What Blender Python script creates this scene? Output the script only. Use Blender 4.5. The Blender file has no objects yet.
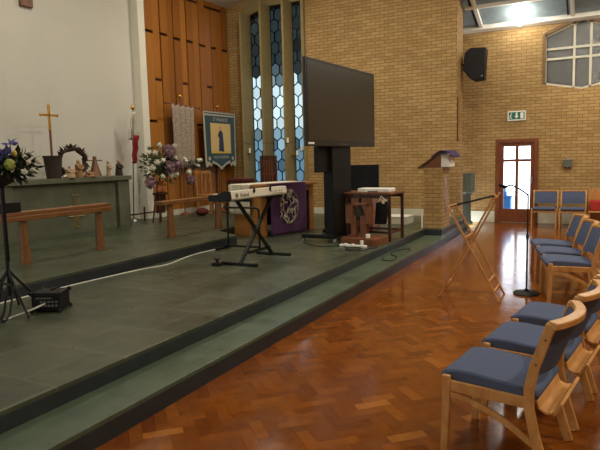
import bpy, bmesh, math, random
from mathutils import Vector, Matrix
random.seed(7)
PI = math.pi
SC = bpy.context.scene
COL = SC.collection

# ------------------------------------------------------------------ materials
def lin(c):
    return tuple(((v/255)/12.92 if v/255 <= .04045 else ((v/255+.055)/1.055)**2.4) for v in c) + (1,)

class NT:
    def __init__(s, name):
        s.m = bpy.data.materials.new(name); s.m.use_nodes = True
        s.t = s.m.node_tree; s.n = s.t.nodes; s.n.clear()
        s.out = s.n.new('ShaderNodeOutputMaterial')
    def new(s, ty, **kw):
        n = s.n.new(ty)
        for k, v in kw.items():
            if hasattr(n, k): setattr(n, k, v)
            else: n.inputs[k.replace('_', ' ')].default_value = v
        return n
    def link(s, a, b): s.t.links.new(a, b)
    def bsdf(s, rough=.6, metal=0., spec=.5):
        b = s.new('ShaderNodeBsdfPrincipled')
        b.inputs['Roughness'].default_value = rough; b.inputs['Metallic'].default_value = metal
        b.inputs['Specular IOR Level'].default_value = spec
        s.link(b.outputs[0], s.out.inputs[0]); return b
    def coord(s, scale=(1, 1, 1)):
        c = s.new('ShaderNodeTexCoord'); m = s.new('ShaderNodeMapping')
        m.inputs['Scale'].default_value = scale
        s.link(c.outputs['Object'], m.inputs[0]); return m.outputs[0]
    def noise(s, vec, scale, detail=4, rough=.55):
        n = s.new('ShaderNodeTexNoise'); n.inputs['Scale'].default_value = scale
        n.inputs['Detail'].default_value = detail; n.inputs['Roughness'].default_value = rough
        s.link(vec, n.inputs['Vector']); return n.outputs['Fac']
    def ramp(s, fac, stops):
        r = s.new('ShaderNodeValToRGB'); e = r.color_ramp.elements
        while len(e) < len(stops): e.new(.5)
        for el, (p, c) in zip(e, stops): el.position = p; el.color = c if len(c) == 4 else lin(c)
        s.link(fac, r.inputs[0]); return r.outputs[0]
    def mix(s, fac, a, b, mode='MIX'):
        m = s.new('ShaderNodeMix', data_type='RGBA', blend_type=mode)
        for sock, v in ((m.inputs[0], fac), (m.inputs[6], a), (m.inputs[7], b)):
            if hasattr(v, 'links') or isinstance(v, bpy.types.NodeSocket): s.link(v, sock)
            else: sock.default_value = v
        return m.outputs[2]
    def bump(s, h, b, strength=.3, dist=.01):
        n = s.new('ShaderNodeBump'); n.inputs['Strength'].default_value = strength
        n.inputs['Distance'].default_value = dist
        s.link(h, n.inputs['Height']); s.link(n.outputs[0], b.inputs['Normal'])

def plain(name, rgb, rough=.55, metal=0., var=.12, scale=30, spec=.5):
    t = NT(name); b = t.bsdf(rough, metal, spec); v = t.coord()
    c = lin(rgb); d = tuple(x*(1-var) for x in c[:3])+(1,); e = tuple(min(1, x*(1+var)) for x in c[:3])+(1,)
    t.link(t.ramp(t.noise(v, scale), [(.3, d), (.7, e)]), b.inputs['Base Color'])
    return t.m

def wood(name, dark, light, scale=(1, 1, 1), rough=.45, ns=6, spec=.5):
    """grain runs along the axis that scale squeezes"""
    t = NT(name); b = t.bsdf(rough, 0, spec); v = t.coord(scale)
    t.link(t.ramp(t.noise(v, ns, 6, .6), [(.3, dark), (.7, light)]), b.inputs['Base Color'])
    return t.m

def brick(name, c1, c2, mort):
    t = NT(name); b = t.bsdf(.8)
    c = t.new('ShaderNodeTexCoord'); s = t.new('ShaderNodeSeparateXYZ'); t.link(c.outputs['Object'], s.inputs[0])
    a = t.new('ShaderNodeMath', operation='ADD'); t.link(s.outputs[0], a.inputs[0]); t.link(s.outputs[1], a.inputs[1])
    k = t.new('ShaderNodeCombineXYZ'); t.link(a.outputs[0], k.inputs[0]); t.link(s.outputs[2], k.inputs[1])
    r = t.new('ShaderNodeTexBrick'); t.link(k.outputs[0], r.inputs['Vector'])
    for n_, v_ in (('Scale', 1.), ('Brick Width', .225), ('Row Height', .075), ('Mortar Size', .006), ('Mortar Smooth', .3), ('Bias', 0.)):
        r.inputs[n_].default_value = v_
    r.inputs['Color1'].default_value = lin(c1); r.inputs['Color2'].default_value = lin(c2); r.inputs['Mortar'].default_value = lin(mort)
    n = t.noise(c.outputs['Object'], 1.2, 5); m = t.mix(.35, r.outputs[0], t.ramp(n, [(.3, (200, 190, 180)), (.7, (255, 250, 240))]), 'MULTIPLY')
    t.link(m, b.inputs['Base Color'])
    inv = t.new('ShaderNodeMath', operation='SUBTRACT'); inv.inputs[0].default_value = 1; t.link(r.outputs[1], inv.inputs[1])
    t.bump(inv.outputs[0], b, .5, .008)
    return t.m

def slate(name, c1, c2, joint, tile=.6, rough=.35, axes='xy', jw=.004):
    t = NT(name); b = t.bsdf(rough, 0, .5)
    c = t.new('ShaderNodeTexCoord'); r = t.new('ShaderNodeTexBrick'); t.link(c.outputs['Object'], r.inputs['Vector'])
    for n_, v_ in (('Scale', 1.), ('Brick Width', tile), ('Row Height', tile), ('Mortar Size', jw), ('Bias', 0.)):
        r.inputs[n_].default_value = v_
    r.inputs['Color1'].default_value = lin(c1); r.inputs['Color2'].default_value = lin(c2); r.inputs['Mortar'].default_value = lin(joint)
    n = t.noise(c.outputs['Object'], 3, 8, .65)
    m = t.mix(.6, r.outputs[0], t.ramp(n, [(.3, (170, 170, 150)), (.7, (255, 255, 245))]), 'MULTIPLY')
    t.link(m, b.inputs['Base Color'])
    rr = t.ramp(t.noise(c.outputs['Object'], 5, 4), [(.3, (rough*.8,)*3+(1,)), (.7, (min(1, rough*1.35),)*3+(1,))]); t.link(rr, b.inputs['Roughness'])
    t.bump(n, b, .12, .004)
    return t.m

def attr_wood(name, stops, rough=.2, ns=9, stretch=(1, 1, 1)):
    """wood whose tone is chosen block by block from the face attribute 'tone'"""
    t = NT(name); b = t.bsdf(rough, 0, .36)
    at = t.new('ShaderNodeAttribute', attribute_name='tone'); v = t.coord(stretch)
    base = t.ramp(at.outputs['Fac'], stops)
    n = t.noise(v, ns, 6, .6)
    t.link(t.mix(.5, base, t.ramp(n, [(.3, (190, 180, 170)), (.7, (255, 255, 255))]), 'MULTIPLY'), b.inputs['Base Color'])
    rr = t.ramp(t.noise(v, 4, 4), [(.3, (rough*.75,)*3+(1,)), (.7, (rough*1.4,)*3+(1,))]); t.link(rr, b.inputs['Roughness'])
    t.bump(t.noise(v, 6, 3), b, .06, .004)
    return t.m

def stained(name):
    """leaded glass: quarry tints also carry the bright and dark seen outside"""
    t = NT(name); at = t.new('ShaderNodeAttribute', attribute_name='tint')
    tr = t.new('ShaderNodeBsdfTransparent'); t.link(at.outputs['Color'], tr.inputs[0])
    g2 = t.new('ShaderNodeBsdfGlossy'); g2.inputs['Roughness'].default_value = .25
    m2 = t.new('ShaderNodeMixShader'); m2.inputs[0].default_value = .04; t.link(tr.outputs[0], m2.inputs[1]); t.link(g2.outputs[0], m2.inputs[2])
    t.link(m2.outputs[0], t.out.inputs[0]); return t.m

def pane(name, tint, gloss=.06, rough=.1, bump=0, body=None, bscale=60):
    t = NT(name)
    tr = t.new('ShaderNodeBsdfTransparent'); tr.inputs[0].default_value = tint
    gl = t.new('ShaderNodeBsdfGlossy'); gl.inputs['Roughness'].default_value = rough
    if bump:
        v = t.coord(); bm_ = t.new('ShaderNodeBump'); bm_.inputs['Strength'].default_value = bump; bm_.inputs['Distance'].default_value = .02
        t.link(t.noise(v, bscale, 2), bm_.inputs['Height']); t.link(bm_.outputs[0], gl.inputs['Normal'])
    m = t.new('ShaderNodeMixShader'); m.inputs[0].default_value = gloss
    src = tr
    if body:
        d = t.new('ShaderNodeBsdfDiffuse'); v = t.coord(); t.link(t.ramp(t.noise(v, 4, 6), [(.3, tuple(x*.75 for x in body)+(1,)), (.7, body+(1,))]), d.inputs[0])
        mm = t.new('ShaderNodeMixShader'); mm.inputs[0].default_value = .75; t.link(tr.outputs[0], mm.inputs[1]); t.link(d.outputs[0], mm.inputs[2]); src = mm
    t.link(src.outputs[0], m.inputs[1]); t.link(gl.outputs[0], m.inputs[2]); t.link(m.outputs[0], t.out.inputs[0]); return t.m

def emit(name, rgb, s):
    t = NT(name); e = t.new('ShaderNodeEmission'); e.inputs[0].default_value = rgb+(1,); e.inputs[1].default_value = s
    t.link(e.outputs[0], t.out.inputs[0]); return t.m

def lace(name):
    t = NT(name); b = t.bsdf(.9); v = t.coord((1, 1, 1))
    vo = t.new('ShaderNodeTexVoronoi', feature='F1'); vo.inputs['Scale'].default_value = 34; t.link(v, vo.inputs['Vector'])
    t.link(t.ramp(vo.outputs['Distance'], [(.15, (180, 164, 150)), (.6, (140, 124, 110))]), b.inputs['Base Color']); return t.m

M = dict(
    brick=brick('brick', (184, 152, 98), (164, 131, 80), (116, 90, 54)),
    white=plain('white_plaster', (200, 198, 188), .8, var=.03, scale=1.5),
    ceil=plain('ceiling_white', (220, 215, 200), .8, var=.03, scale=2),
    skirt=plain('skirting_white', (205, 200, 180), .5, var=.04, scale=5),
    trimw=plain('trim_white', (226, 222, 208), .5, var=.03, scale=4),
    trimg=plain('trim_grey', (150, 152, 148), .5, var=.03, scale=4),
    timber=attr_wood('timber', [(0, (132, 80, 30)), (.5, (160, 101, 40)), (1, (182, 122, 54))], .4, 3, (9, 9, .5)),
    slot=plain('timber_slot', (62, 34, 16), .8),
    parquet=attr_wood('parquet', [(0, (106, 54, 14)), (.45, (126, 67, 19)), (.8, (144, 81, 26)), (1, (170, 106, 42))], .14, 14),
    grout=plain('parquet_bed', (86, 46, 16), .4),
    slate=slate('slate_paving', (80, 86, 67), (65, 72, 58), (94, 98, 80), .6, .34, jw=.010),
    slate2=slate('slate_tread', (84, 99, 82), (76, 92, 76), (60, 72, 60), .9, .34, jw=.005),
    riser=plain('slate_riser', (40, 46, 50), .4, var=.2, scale=6),
    altar=slate('altar_slate', (100, 104, 88), (95, 100, 84), (70, 76, 64), 4, .45, jw=.0),
    concrete=plain('concrete_fin', (142, 126, 84), .85, var=.1, scale=8),
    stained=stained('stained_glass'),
    black=plain('black_plastic', (13, 13, 13), .55, var=.15, spec=.3),
    blackm=plain('black_metal', (14, 14, 14), .5, .2, spec=.4),
    screen=plain('screen_glass', (38, 37, 31), .3, var=.03, scale=2, spec=.7),
    bezel=plain('screen_bezel', (42, 40, 36), .35, .3),
    beech=wood('beech', (176, 120, 62), (212, 158, 92), (3, 3, 1.2), .38),
    rackw=wood('rack_beech', (190, 134, 76), (216, 160, 96), (2, 1, 3), .35),
    fabric=plain('blue_grey_fabric', (80, 89, 113), .95, var=.1, scale=120, spec=.2),
    oak=wood('oak_rail', (106, 68, 34), (138, 92, 50), (6, 1, 6), .4),
    oakl=wood('oak_table', (150, 98, 46), (182, 126, 66), (5, 1.2, 1.2), .5),
    dkwood=wood('dark_wood', (48, 24, 14), (84, 44, 24), (3, 3, 1), .4),
    midwood=wood('mid_wood', (96, 54, 28), (130, 78, 44), (3, 3, 1), .45),
    standw=wood('stand_pine', (164, 108, 56), (206, 152, 90), (3, 3, 1), .4),
    doorw=wood('door_mahogany', (104, 54, 26), (130, 72, 36), (4, 4, .8), .4),
    purple=plain('purple_cloth', (84, 48, 88), .85, var=.12, scale=14),
    purpled=plain('deep_purple_cloth', (60, 38, 84), .85),
    linen=plain('white_linen', (214, 206, 186), .9, var=.05, scale=20),
    ivory=plain('ivory_plastic', (208, 202, 184), .4, var=.02),
    paper=plain('white_paper', (236, 234, 226), .6, var=.02),
    grey=plain('grey_print', (112, 108, 100), .6),
    brass=plain('brass', (214, 168, 84), .25, 1.),
    copper=plain('copper', (190, 116, 78), .35, .9),
    shaft=plain('brown_shaft', (112, 66, 48), .45),
    gold=plain('gold_inlay', (150, 132, 78), .4, .5),
    dkgold=plain('antique_gold', (176, 150, 84), .5, .3),
    bronze=plain('dark_bronze', (58, 46, 36), .5, .4),
    leaf=plain('leaf_green', (70, 80, 44), .6, var=.4, scale=25),
    leafd=plain('leaf_dark', (34, 44, 26), .6, var=.3, scale=25),
    petw=plain('white_petal', (206, 204, 186), .8, var=.1),
    petp=plain('mauve_petal', (138, 106, 116), .85, var=.25, scale=40),
    irisb=plain('iris_blue', (72, 66, 140), .7, var=.2),
    yellow=plain('yellow_petal', (202, 170, 70), .7),
    lime=plain('lime_petal', (142, 152, 70), .7),
    pot=plain('dark_basket', (52, 38, 30), .8, var=.25, scale=40),
    thorn=plain('thorn_wreath', (58, 36, 24), .8, var=.3),
    clay=plain('pale_clay', (176, 152, 118), .8),
    tan=plain('tan_clay', (150, 112, 74), .7),
    angelw=wood('angel_wood', (92, 60, 38), (124, 84, 54), (4, 4, 1), .5),
    stone=plain('font_stone', (90, 96, 82), .7, var=.15, scale=8),
    stoned=plain('font_stem_stone', (70, 74, 66), .7, var=.15, scale=8),
    bannert=plain('banner_teal', (48, 72, 82), .9, var=.08),
    bannerc=plain('banner_cream', (204, 176, 116), .9, var=.05),
    bannerb=plain('banner_border', (170, 166, 150), .9),
    robe=plain('robe_blue', (38, 48, 80), .9),
    skin=plain('banner_skin', (190, 146, 110), .9),
    lace=lace('grey_lace'),
    red=plain('red_cloth', (166, 40, 32), .8, var=.1),
    redd=plain('dark_red_cloth', (88, 28, 24), .85),
    flagw=plain('flag_white', (206, 200, 186), .9),
    flagr=plain('flag_red', (140, 32, 36), .9),
    exitg=plain('exit_green', (18, 108, 84), .5, var=.03),
    blue=plain('blue_crate', (40, 120, 214), .6),
    pave=plain('outside_paving', (190, 188, 180), .9),
    metal=plain('brushed_metal', (160, 160, 158), .35, .9),
    cable=plain('white_cable', (206, 206, 196), .5),
    bag=plain('dark_green_bag', (38, 44, 36), .7),
    wax=plain('candle_wax', (240, 234, 214), .5, var=.02),
    lampw=emit('lamp_globe', (1, .95, .86), 42),
    dglass=pane('door_glass', (.95, .97, 1, 1), .05, .05),
    obsc=pane('obscured_glass', (.008, .009, .009, 1), .12, .12, .6, (.05, .052, .046), 45),
    roofg=pane('roof_glass', (.2, .25, .27, 1), .05, .25, .15, (.42, .53, .57), 8),
    midceil=plain('boarded_ceiling', (136, 104, 66), .7, var=.1, scale=3),
    brickb=plain('dark_brick', (118, 92, 60), .8, var=.2, scale=12),
)

# ------------------------------------------------------------------ mesh builder
class B:
    def __init__(s): s.bm = bmesh.new()
    def _v(s, pts): return [s.bm.verts.new(p) for p in pts]
    def hexa(s, p, mi=0):
        v = s._v(p)
        for f in ((3, 2, 1, 0), (4, 5, 6, 7), (0, 1, 5, 4), (1, 2, 6, 5), (2, 3, 7, 6), (3, 0, 4, 7)):
            s.bm.faces.new([v[i] for i in f]).material_index = mi
        return s
    def box(s, x0, x1, y0, y1, z0, z1, mi=0):
        return s.hexa([(x0, y0, z0), (x1, y0, z0), (x1, y1, z0), (x0, y1, z0), (x0, y0, z1), (x1, y0, z1), (x1, y1, z1), (x0, y1, z1)], mi)
    def beam(s, p, q, w, h, ref=(0, 0, 1), mi=0):
        p, q = Vector(p), Vector(q); d = (q-p).normalized(); r = d.cross(Vector(ref))
        if r.length < 1e-4: r = d.cross(Vector((1, 0, 0)))
        r.normalize(); u = r.cross(d)
        a = [p-r*w/2-u*h/2, p+r*w/2-u*h/2, p+r*w/2+u*h/2, p-r*w/2+u*h/2]
        return s.hexa([tuple(x) for x in a]+[tuple(x+(q-p)) for x in a], mi)
    def ribbon(s, pts, w, h, ref=(0, 1, 0), mi=0):
        """rectangular bar swept along pts; w lies along ref"""
        rings = []; R = Vector(ref).normalized(); P = [Vector(p) for p in pts]
        for i, p in enumerate(P):
            d = (P[min(i+1, len(P)-1)]-P[max(i-1, 0)]).normalized(); u = R.cross(d).normalized()
            rings.append(s._v([p-R*w/2-u*h/2, p+R*w/2-u*h/2, p+R*w/2+u*h/2, p-R*w/2+u*h/2]))
        for a, b in zip(rings, rings[1:]):
            for k in range(4): s.bm.faces.new([a[k], a[(k+1) % 4], b[(k+1) % 4], b[k]]).material_index = mi
        s.bm.faces.new(rings[0][::-1]); s.bm.faces.new(rings[-1]); return s
    def tube(s, pts, r, seg=8, mi=0):
        P = [Vector(p) for p in pts]; n = len(P); rr = r if isinstance(r, (list, tuple)) else [r]*n
        rings = []; prev = None
        for i, p in enumerate(P):
            d = (P[min(i+1, n-1)]-P[max(i-1, 0)]).normalized()
            a = prev if prev is not None else (Vector((0, 0, 1)) if abs(d.z) < .9 else Vector((1, 0, 0)))
            u = (a-d*a.dot(d))
            if u.length < 1e-5: u = d.orthogonal()
            u.normalize(); prev = u; w = d.cross(u)
            rings.append(s._v([p+(u*math.cos(2*PI*k/seg)+w*math.sin(2*PI*k/seg))*rr[i] for k in range(seg)]))
        for a, b in zip(rings, rings[1:]):
            for k in range(seg): s.bm.faces.new([a[k], a[(k+1) % seg], b[(k+1) % seg], b[k]]).material_index = mi
        s.bm.faces.new(rings[0][::-1]).material_index = mi; s.bm.faces.new(rings[-1]).material_index = mi; return s
    def lathe(s, prof, c=(0, 0, 0), seg=20, mi=0):
        rings = [s._v([(c[0]+r*math.cos(2*PI*k/seg), c[1]+r*math.sin(2*PI*k/seg), c[2]+z) for k in range(seg)]) for r, z in prof]
        for a, b in zip(rings, rings[1:]):
            for k in range(seg): s.bm.faces.new([a[k], a[(k+1) % seg], b[(k+1) % seg], b[k]]).material_index = mi
        s.bm.faces.new(rings[0][::-1]); s.bm.faces.new(rings[-1]); return s
    def prism(s, poly, axis, a0, a1, mi=0):
        """poly: 2D points; axis 'x': (y,z), 'y': (x,z), 'z': (x,y)"""
        def P(p, a): return (a, p[0], p[1]) if axis == 'x' else (p[0], a, p[1]) if axis == 'y' else (p[0], p[1], a)
        A = s._v([P(p, a0) for p in poly]); C = s._v([P(p, a1) for p in poly]); n = len(poly)
        s.bm.faces.new(A).material_index = mi; s.bm.faces.new(C[::-1]).material_index = mi
        for k in range(n): s.bm.faces.new([A[(k+1) % n], A[k], C[k], C[(k+1) % n]]).material_index = mi
        return s
    def ball(s, c, r, sc=(1, 1, 1), sub=2, jit=0, mi=0):
        g = bmesh.ops.create_icosphere(s.bm, subdivisions=sub, radius=1)
        for v in g['verts']:
            j = 1+random.uniform(-jit, jit)
            v.co = Vector((c[0]+v.co.x*r*sc[0]*j, c[1]+v.co.y*r*sc[1]*j, c[2]+v.co.z*r*sc[2]*j))
            for f in v.link_faces: f.material_index = mi
        return s
    def grid(s, f, nu, nv, th=0, mi=0):
        V = [[s.bm.verts.new(f(i/nu, j/nv)) for j in range(nv+1)] for i in range(nu+1)]
        for i in range(nu):
            for j in range(nv): s.bm.faces.new([V[i][j], V[i+1][j], V[i+1][j+1], V[i][j+1]]).material_index = mi
        s.th = th; return s
    def petal(s, c, d, L, w, mi=0):
        """pointed leaf: a folded diamond with a little thickness"""
        c = Vector(c); d = Vector(d).normalized(); u = d.orthogonal().normalized(); u.rotate(Matrix.Rotation(random.uniform(0, 6.28), 3, d)); n = d.cross(u)
        v = s._v([c, c+d*L*.5+u*w/2, c+d*L-n*.12*L, c+d*L*.5-u*w/2, c+d*L*.5+n*w*.25, c+d*L*.5+n*w*.1])
        for f in ((0, 1, 4), (1, 2, 4), (2, 3, 4), (3, 0, 4), (1, 0, 5), (2, 1, 5), (3, 2, 5), (0, 3, 5)): s.bm.faces.new([v[i] for i in f]).material_index = mi
        return s
    def done(s, name, mat, parent=None, bevel=0, smooth=True, solid=0, ang=40):
        bmesh.ops.recalc_face_normals(s.bm, faces=s.bm.faces)
        me = bpy.data.meshes.new(name); s.bm.to_mesh(me); s.bm.free()
        for m in (mat if isinstance(mat, (list, tuple)) else [mat]): me.materials.append(M[m] if isinstance(m, str) else m)
        if smooth:
            me.polygons.foreach_set('use_smooth', [True]*len(me.polygons))
            try: me.set_sharp_from_angle(angle=math.radians(ang))
            except Exception: pass
        o = bpy.data.objects.new(name, me); COL.objects.link(o)
        if parent: o.parent = parent
        th = solid or getattr(s, 'th', 0)
        if th:
            k = o.modifiers.new('thick', 'SOLIDIFY'); k.thickness = th; k.offset = 0
        if bevel:
            k = o.modifiers.new('edge', 'BEVEL'); k.width = bevel; k.segments = 2; k.limit_method = 'ANGLE'
        return o

def tag(o, label, cat, group=None, loc=None):
    o['label'] = label; o['category'] = cat
    if group: o['group'] = group
    return o
def thing(name, label, cat, loc=(0, 0, 0), rz=0, group=None):
    o = bpy.data.objects.new(name, None); o.empty_display_size = .1; COL.objects.link(o)
    o.location = loc; o.rotation_euler = (0, 0, rz); return tag(o, label, cat, group)
def struct(o):
    o['kind'] = 'structure'; return o
def dup(root, loc, rz, label):
    r = root.copy(); COL.objects.link(r); r.location = loc; r.rotation_euler = (0, 0, rz); r['label'] = label
    for ch in list(root.children):
        c = ch.copy(); COL.objects.link(c); c.parent = r
        for g in list(ch.children):
            d = g.copy(); COL.objects.link(d); d.parent = c
    return r
def text(name, body, size, mat, parent, loc, rot, ext=.001):
    cu = bpy.data.curves.new(name, 'FONT'); cu.body = body; cu.size = size; cu.extrude = ext; cu.align_x = 'CENTER'; cu.align_y = 'CENTER'; cu.resolution_u = 2
    t = bpy.data.objects.new(name, cu); COL.objects.link(t); bpy.context.view_layer.update()
    me = bpy.data.meshes.new_from_object(t.evaluated_get(bpy.context.evaluated_depsgraph_get()))
    bpy.data.objects.remove(t); bpy.data.curves.remove(cu)
    me.materials.clear(); me.materials.append(M[mat])
    o = bpy.data.objects.new(name, me); COL.objects.link(o); o.parent = parent; o.location = loc; o.rotation_euler = rot; return o
def arc(n, f): return [f(i/n) for i in range(n+1)]

# levels of the building (metres)
Z1, Z2, Z3 = .148, .278, .425          # lower step, dais, chancel platform
X1, X2, X3 = -2.58, -2.98, -5.92       # their edges
YS, YF = 13.5, 15.0                    # brick wall behind the screen, far wall
ZC = 5.72

# ------------------------------------------------------------------ setting: floor
def herringbone():
    b = B(); bm = b.bm; lay = bm.faces.layers.float.new('tone')
    b.box(X1-.05, 6, -3, YF, -.2, -.0035, 1)
    L, W = .243, .081; n = 3; g = .0008
    rot = math.radians(45)
    ca, sa = math.cos(rot), math.sin(rot)
    def quad(x0, y0, x1, y1):
        cx, cy = (x0+x1)/2, (y0+y1)/2; px, py = cx*ca-cy*sa, cx*sa+cy*ca
        if not (X1-.25 < px < 3.2 and -.2 < py < YF+.2): return
        t = max(0, min(1, random.gauss(.45, .2)))
        v = [bm.verts.new((x*ca-y*sa, x*sa+y*ca, 0)) for x, y in ((x0+g, y0+g), (x1-g, y0+g), (x1-g, y1-g), (x0+g, y1-g))]
        f = bm.faces.new(v); f[lay] = t
    N = 170
    for i in range(-N, N):
        for k in range(-N//2, N//2):
            # horizontal block starts at column offset i (mod 2n), vertical one beside it
            x = (i + 2*n*k)*W; y = i*W
            quad(x, y, x+L, y+W)
            quad(x-W, y, x, y+L)
    for co, no in (((X1-.01, 0, 0), (-1, 0, 0)), ((0, YF+.02, 0), (0, 1, 0))):
        bmesh.ops.bisect_plane(bm, geom=bm.verts[:]+bm.edges[:]+bm.faces[:], plane_co=co, plane_no=no, clear_outer=True)
    o = b.done('floor', ['parquet', 'grout'], smooth=False); return struct(o)
herringbone()

# dais: each level a slab with a dark slate riser
def slab(name, poly, z0, z1, top):
    b = B(); b.prism(poly, 'z', z0, z1-.03, 1)
    b.prism(poly, 'z', z1-.03, z1, 0)
    return struct(b.done(name, [top, 'riser'], bevel=.004, smooth=False))
YL = 13.55
slab('trim_lower_step', [(-9.6, -1), (X1, -1), (X1, 11.05), (-2.66, 11.05), (-2.66, 13.6), (-9.6, 13.6)], -.1, Z1, 'slate2')
slab('trim_dais', [(-9.6, -1), (X2, -1), (X2, 11.05), (-2.66, 11.05), (-2.66, YL), (-9.6, YL)], Z1, Z2, 'slate')
slab('trim_platform', [(-9.6, -1), (X3+.5, -1), (X3+.5, 8.15), (X3-.2, 8.6), (-6.3, 10.2), (-6.6, YL), (-9.6, YL)], Z2, Z3, 'slate')

# ------------------------------------------------------------------ setting: walls
b = B(); b.box(-9.7, -9.22, -1, 9.99, 0, 7.2); struct(b.done('wall_left', 'white', smooth=False))
b = B(); b.box(-9.7, -9.4, 9.75, 13.8, 0, 7.2)
b.box(-9.4, -9.06, 10.2, 13.8, 0, 7.2)
struct(b.done('wall_timber_backing', 'slot', smooth=False))
def timber():
    b = B(); bm = b.bm; lay = bm.faces.layers.float.new('tone')
    y = 10.2; i = 0
    W = [.27, .24, .25, .22, .27, .23, .26, .24, .26, .25, .23, .27, .25, .24, .25]
    zs = {'A': 4.6, 'B': 3.58, 'C': 2.6, 'T': 5.6, 'D': 1.55}
    while y < 13.4:
        w = W[i % len(W)]; y1 = min(y+w, 13.5)
        cuts = []
        if i % 2 == 0: cuts += ['A'] + (['C'] if i % 4 == 0 else ['D']) + ['T']*(i % 4 == 2)
        else: cuts += ['B' if i % 4 == 1 else 'C', 'T']
        z0 = Z3+.13
        edges = sorted(zs[c]+random.uniform(-.02, .02) for c in cuts)+[7.0]
        dx = .02 if i % 2 else .0
        for e in edges:
            t = max(0, min(1, random.gauss(.5, .22))); n0 = len(bm.faces)
            b.box(-9.06, -9.0-dx+random.uniform(-.006, .006), y+.010, y1-.010, z0, e-.032)
            bm.faces.ensure_lookup_table()
            for f in bm.faces[n0:]: f[lay] = t
            z0 = e+.032
        y = y1; i += 1
    return struct(b.done('wall_timber', ['timber'], bevel=.004, smooth=False))
timber()
b = B(); b.box(-9.06, -8.985, 10.2, 13.0, Z3, Z3+.13); b.box(-9.22, -9.2, -1, 9.98, Z3, Z3+.13); struct(b.done('baseboard_left', 'skirt', smooth=False, bevel=.004))
b = B(); b.box(-9.4, -9.0, 9.99, 10.2, Z3, 7.2); struct(b.done('trim_white_post', 'trimw', smooth=False, bevel=.005))

# brick wall behind the screen, its end turning the corner, and the pier at its foot
XW, XJ, XE = -8.50, -6.74, -2.91
SILL = .62
b = B()
b.box(XJ, XE, YS, YS+.62, -.2, 7.2)                                   # screen wall
b.box(-9.7, XW, YS-.02, YS+.34, Z1, 7.2)                                # strip beside the timber
b.box(XW, XJ, YS, YS+.34, Z1, SILL)                                     # under the window
struct(b.done('wall_screen', 'brick', smooth=False))
b = B(); b.prism([(XW, 5.42), (-7.8, 5.64), (XJ, 5.64), (XJ, 7.2), (XW, 7.2)], 'y', YS-.03, YS+.34); struct(b.done('trim_window_lintel', 'concrete', smooth=False))
b = B(); b.box(XE-.06, XE+.085, YS-.03, YS+.3, Z2, 2.0); struct(b.done('wall_screen_pier', 'brick', smooth=False))
b = B(); b.tube([(XE+.012, YS+.02, 2.05), (XE+.012, YS+.02, 2.98)], .014); b.lathe([(.02, 0), (.03, .02), (.02, .06)], (XE+.012, YS+.02, 1.99), 10)
struct(b.done('trim_conduit', 'dkwood'))
b = B(); b.box(-6.7, XE-.07, YS-.03, YS, Z2, Z2+.16); struct(b.done('baseboard_screen', 'skirt', smooth=False, bevel=.004))

def leaded(x0, x1, z0, z1, parent):
    """hexagonal quarries, tint varied at random over outside brightness coloured in by height, held in lead cames"""
    g = B(); lay = g.bm.faces.layers.float_color.new('tint'); c = B(); W, Hh = .235, .37
    rnd = random.Random(int(abs(x0)*100)); y = YS+.064; done = set()
    r = 0; z = z0-.2
    while z < z1+.3:
        for k in range(-1, 6):
            cx = x0+(k+(.5 if r % 2 else 0))*W
            P = [(cx, z-Hh/2), (cx+W/2, z-Hh/4), (cx+W/2, z+Hh/4), (cx, z+Hh/2), (cx-W/2, z+Hh/4), (cx-W/2, z-Hh/4)]
            P = [(min(max(px, x0), x1), min(max(pz, z0), z1)) for px, pz in P]
            Q = []
            for p in P:
                if not Q or (abs(p[0]-Q[-1][0])+abs(p[1]-Q[-1][1])) > 1e-4: Q.append(p)
            if len(Q) > 1 and abs(Q[0][0]-Q[-1][0])+abs(Q[0][1]-Q[-1][1]) < 1e-4: Q.pop()
            ar = abs(sum(Q[i][0]*Q[(i+1) % len(Q)][1]-Q[(i+1) % len(Q)][0]*Q[i][1] for i in range(len(Q)))) if len(Q) > 2 else 0
            if ar < 1e-4: continue
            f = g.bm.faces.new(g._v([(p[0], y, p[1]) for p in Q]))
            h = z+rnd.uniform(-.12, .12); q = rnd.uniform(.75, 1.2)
            col = (.0045, .0065, .007) if h > 4.02 else (.02, .03, .034) if h > 3.75 else (.15, .18, .185) if h > 2.45 else (.06, .09, .105) if h > 2.1 else (.035, .062, .08)  # bands by height: brightness and gloom outside are coloured into the glass
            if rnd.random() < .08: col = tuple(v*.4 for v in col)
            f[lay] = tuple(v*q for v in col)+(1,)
            for i in range(len(Q)):
                p, n_ = Q[i], Q[(i+1) % len(Q)]; key = tuple(sorted((tuple(round(v, 3) for v in p), tuple(round(v, 3) for v in n_))))
                if key in done: continue
                done.add(key); c.beam((p[0], y, p[1]), (n_[0], y, n_[1]), .024, .02, (0, 1, 0))
        z += Hh*.75; r += 1
    g.done('glass_pane', 'stained', parent, smooth=False); c.done('lead_cames', 'black', parent, smooth=False)

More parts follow.
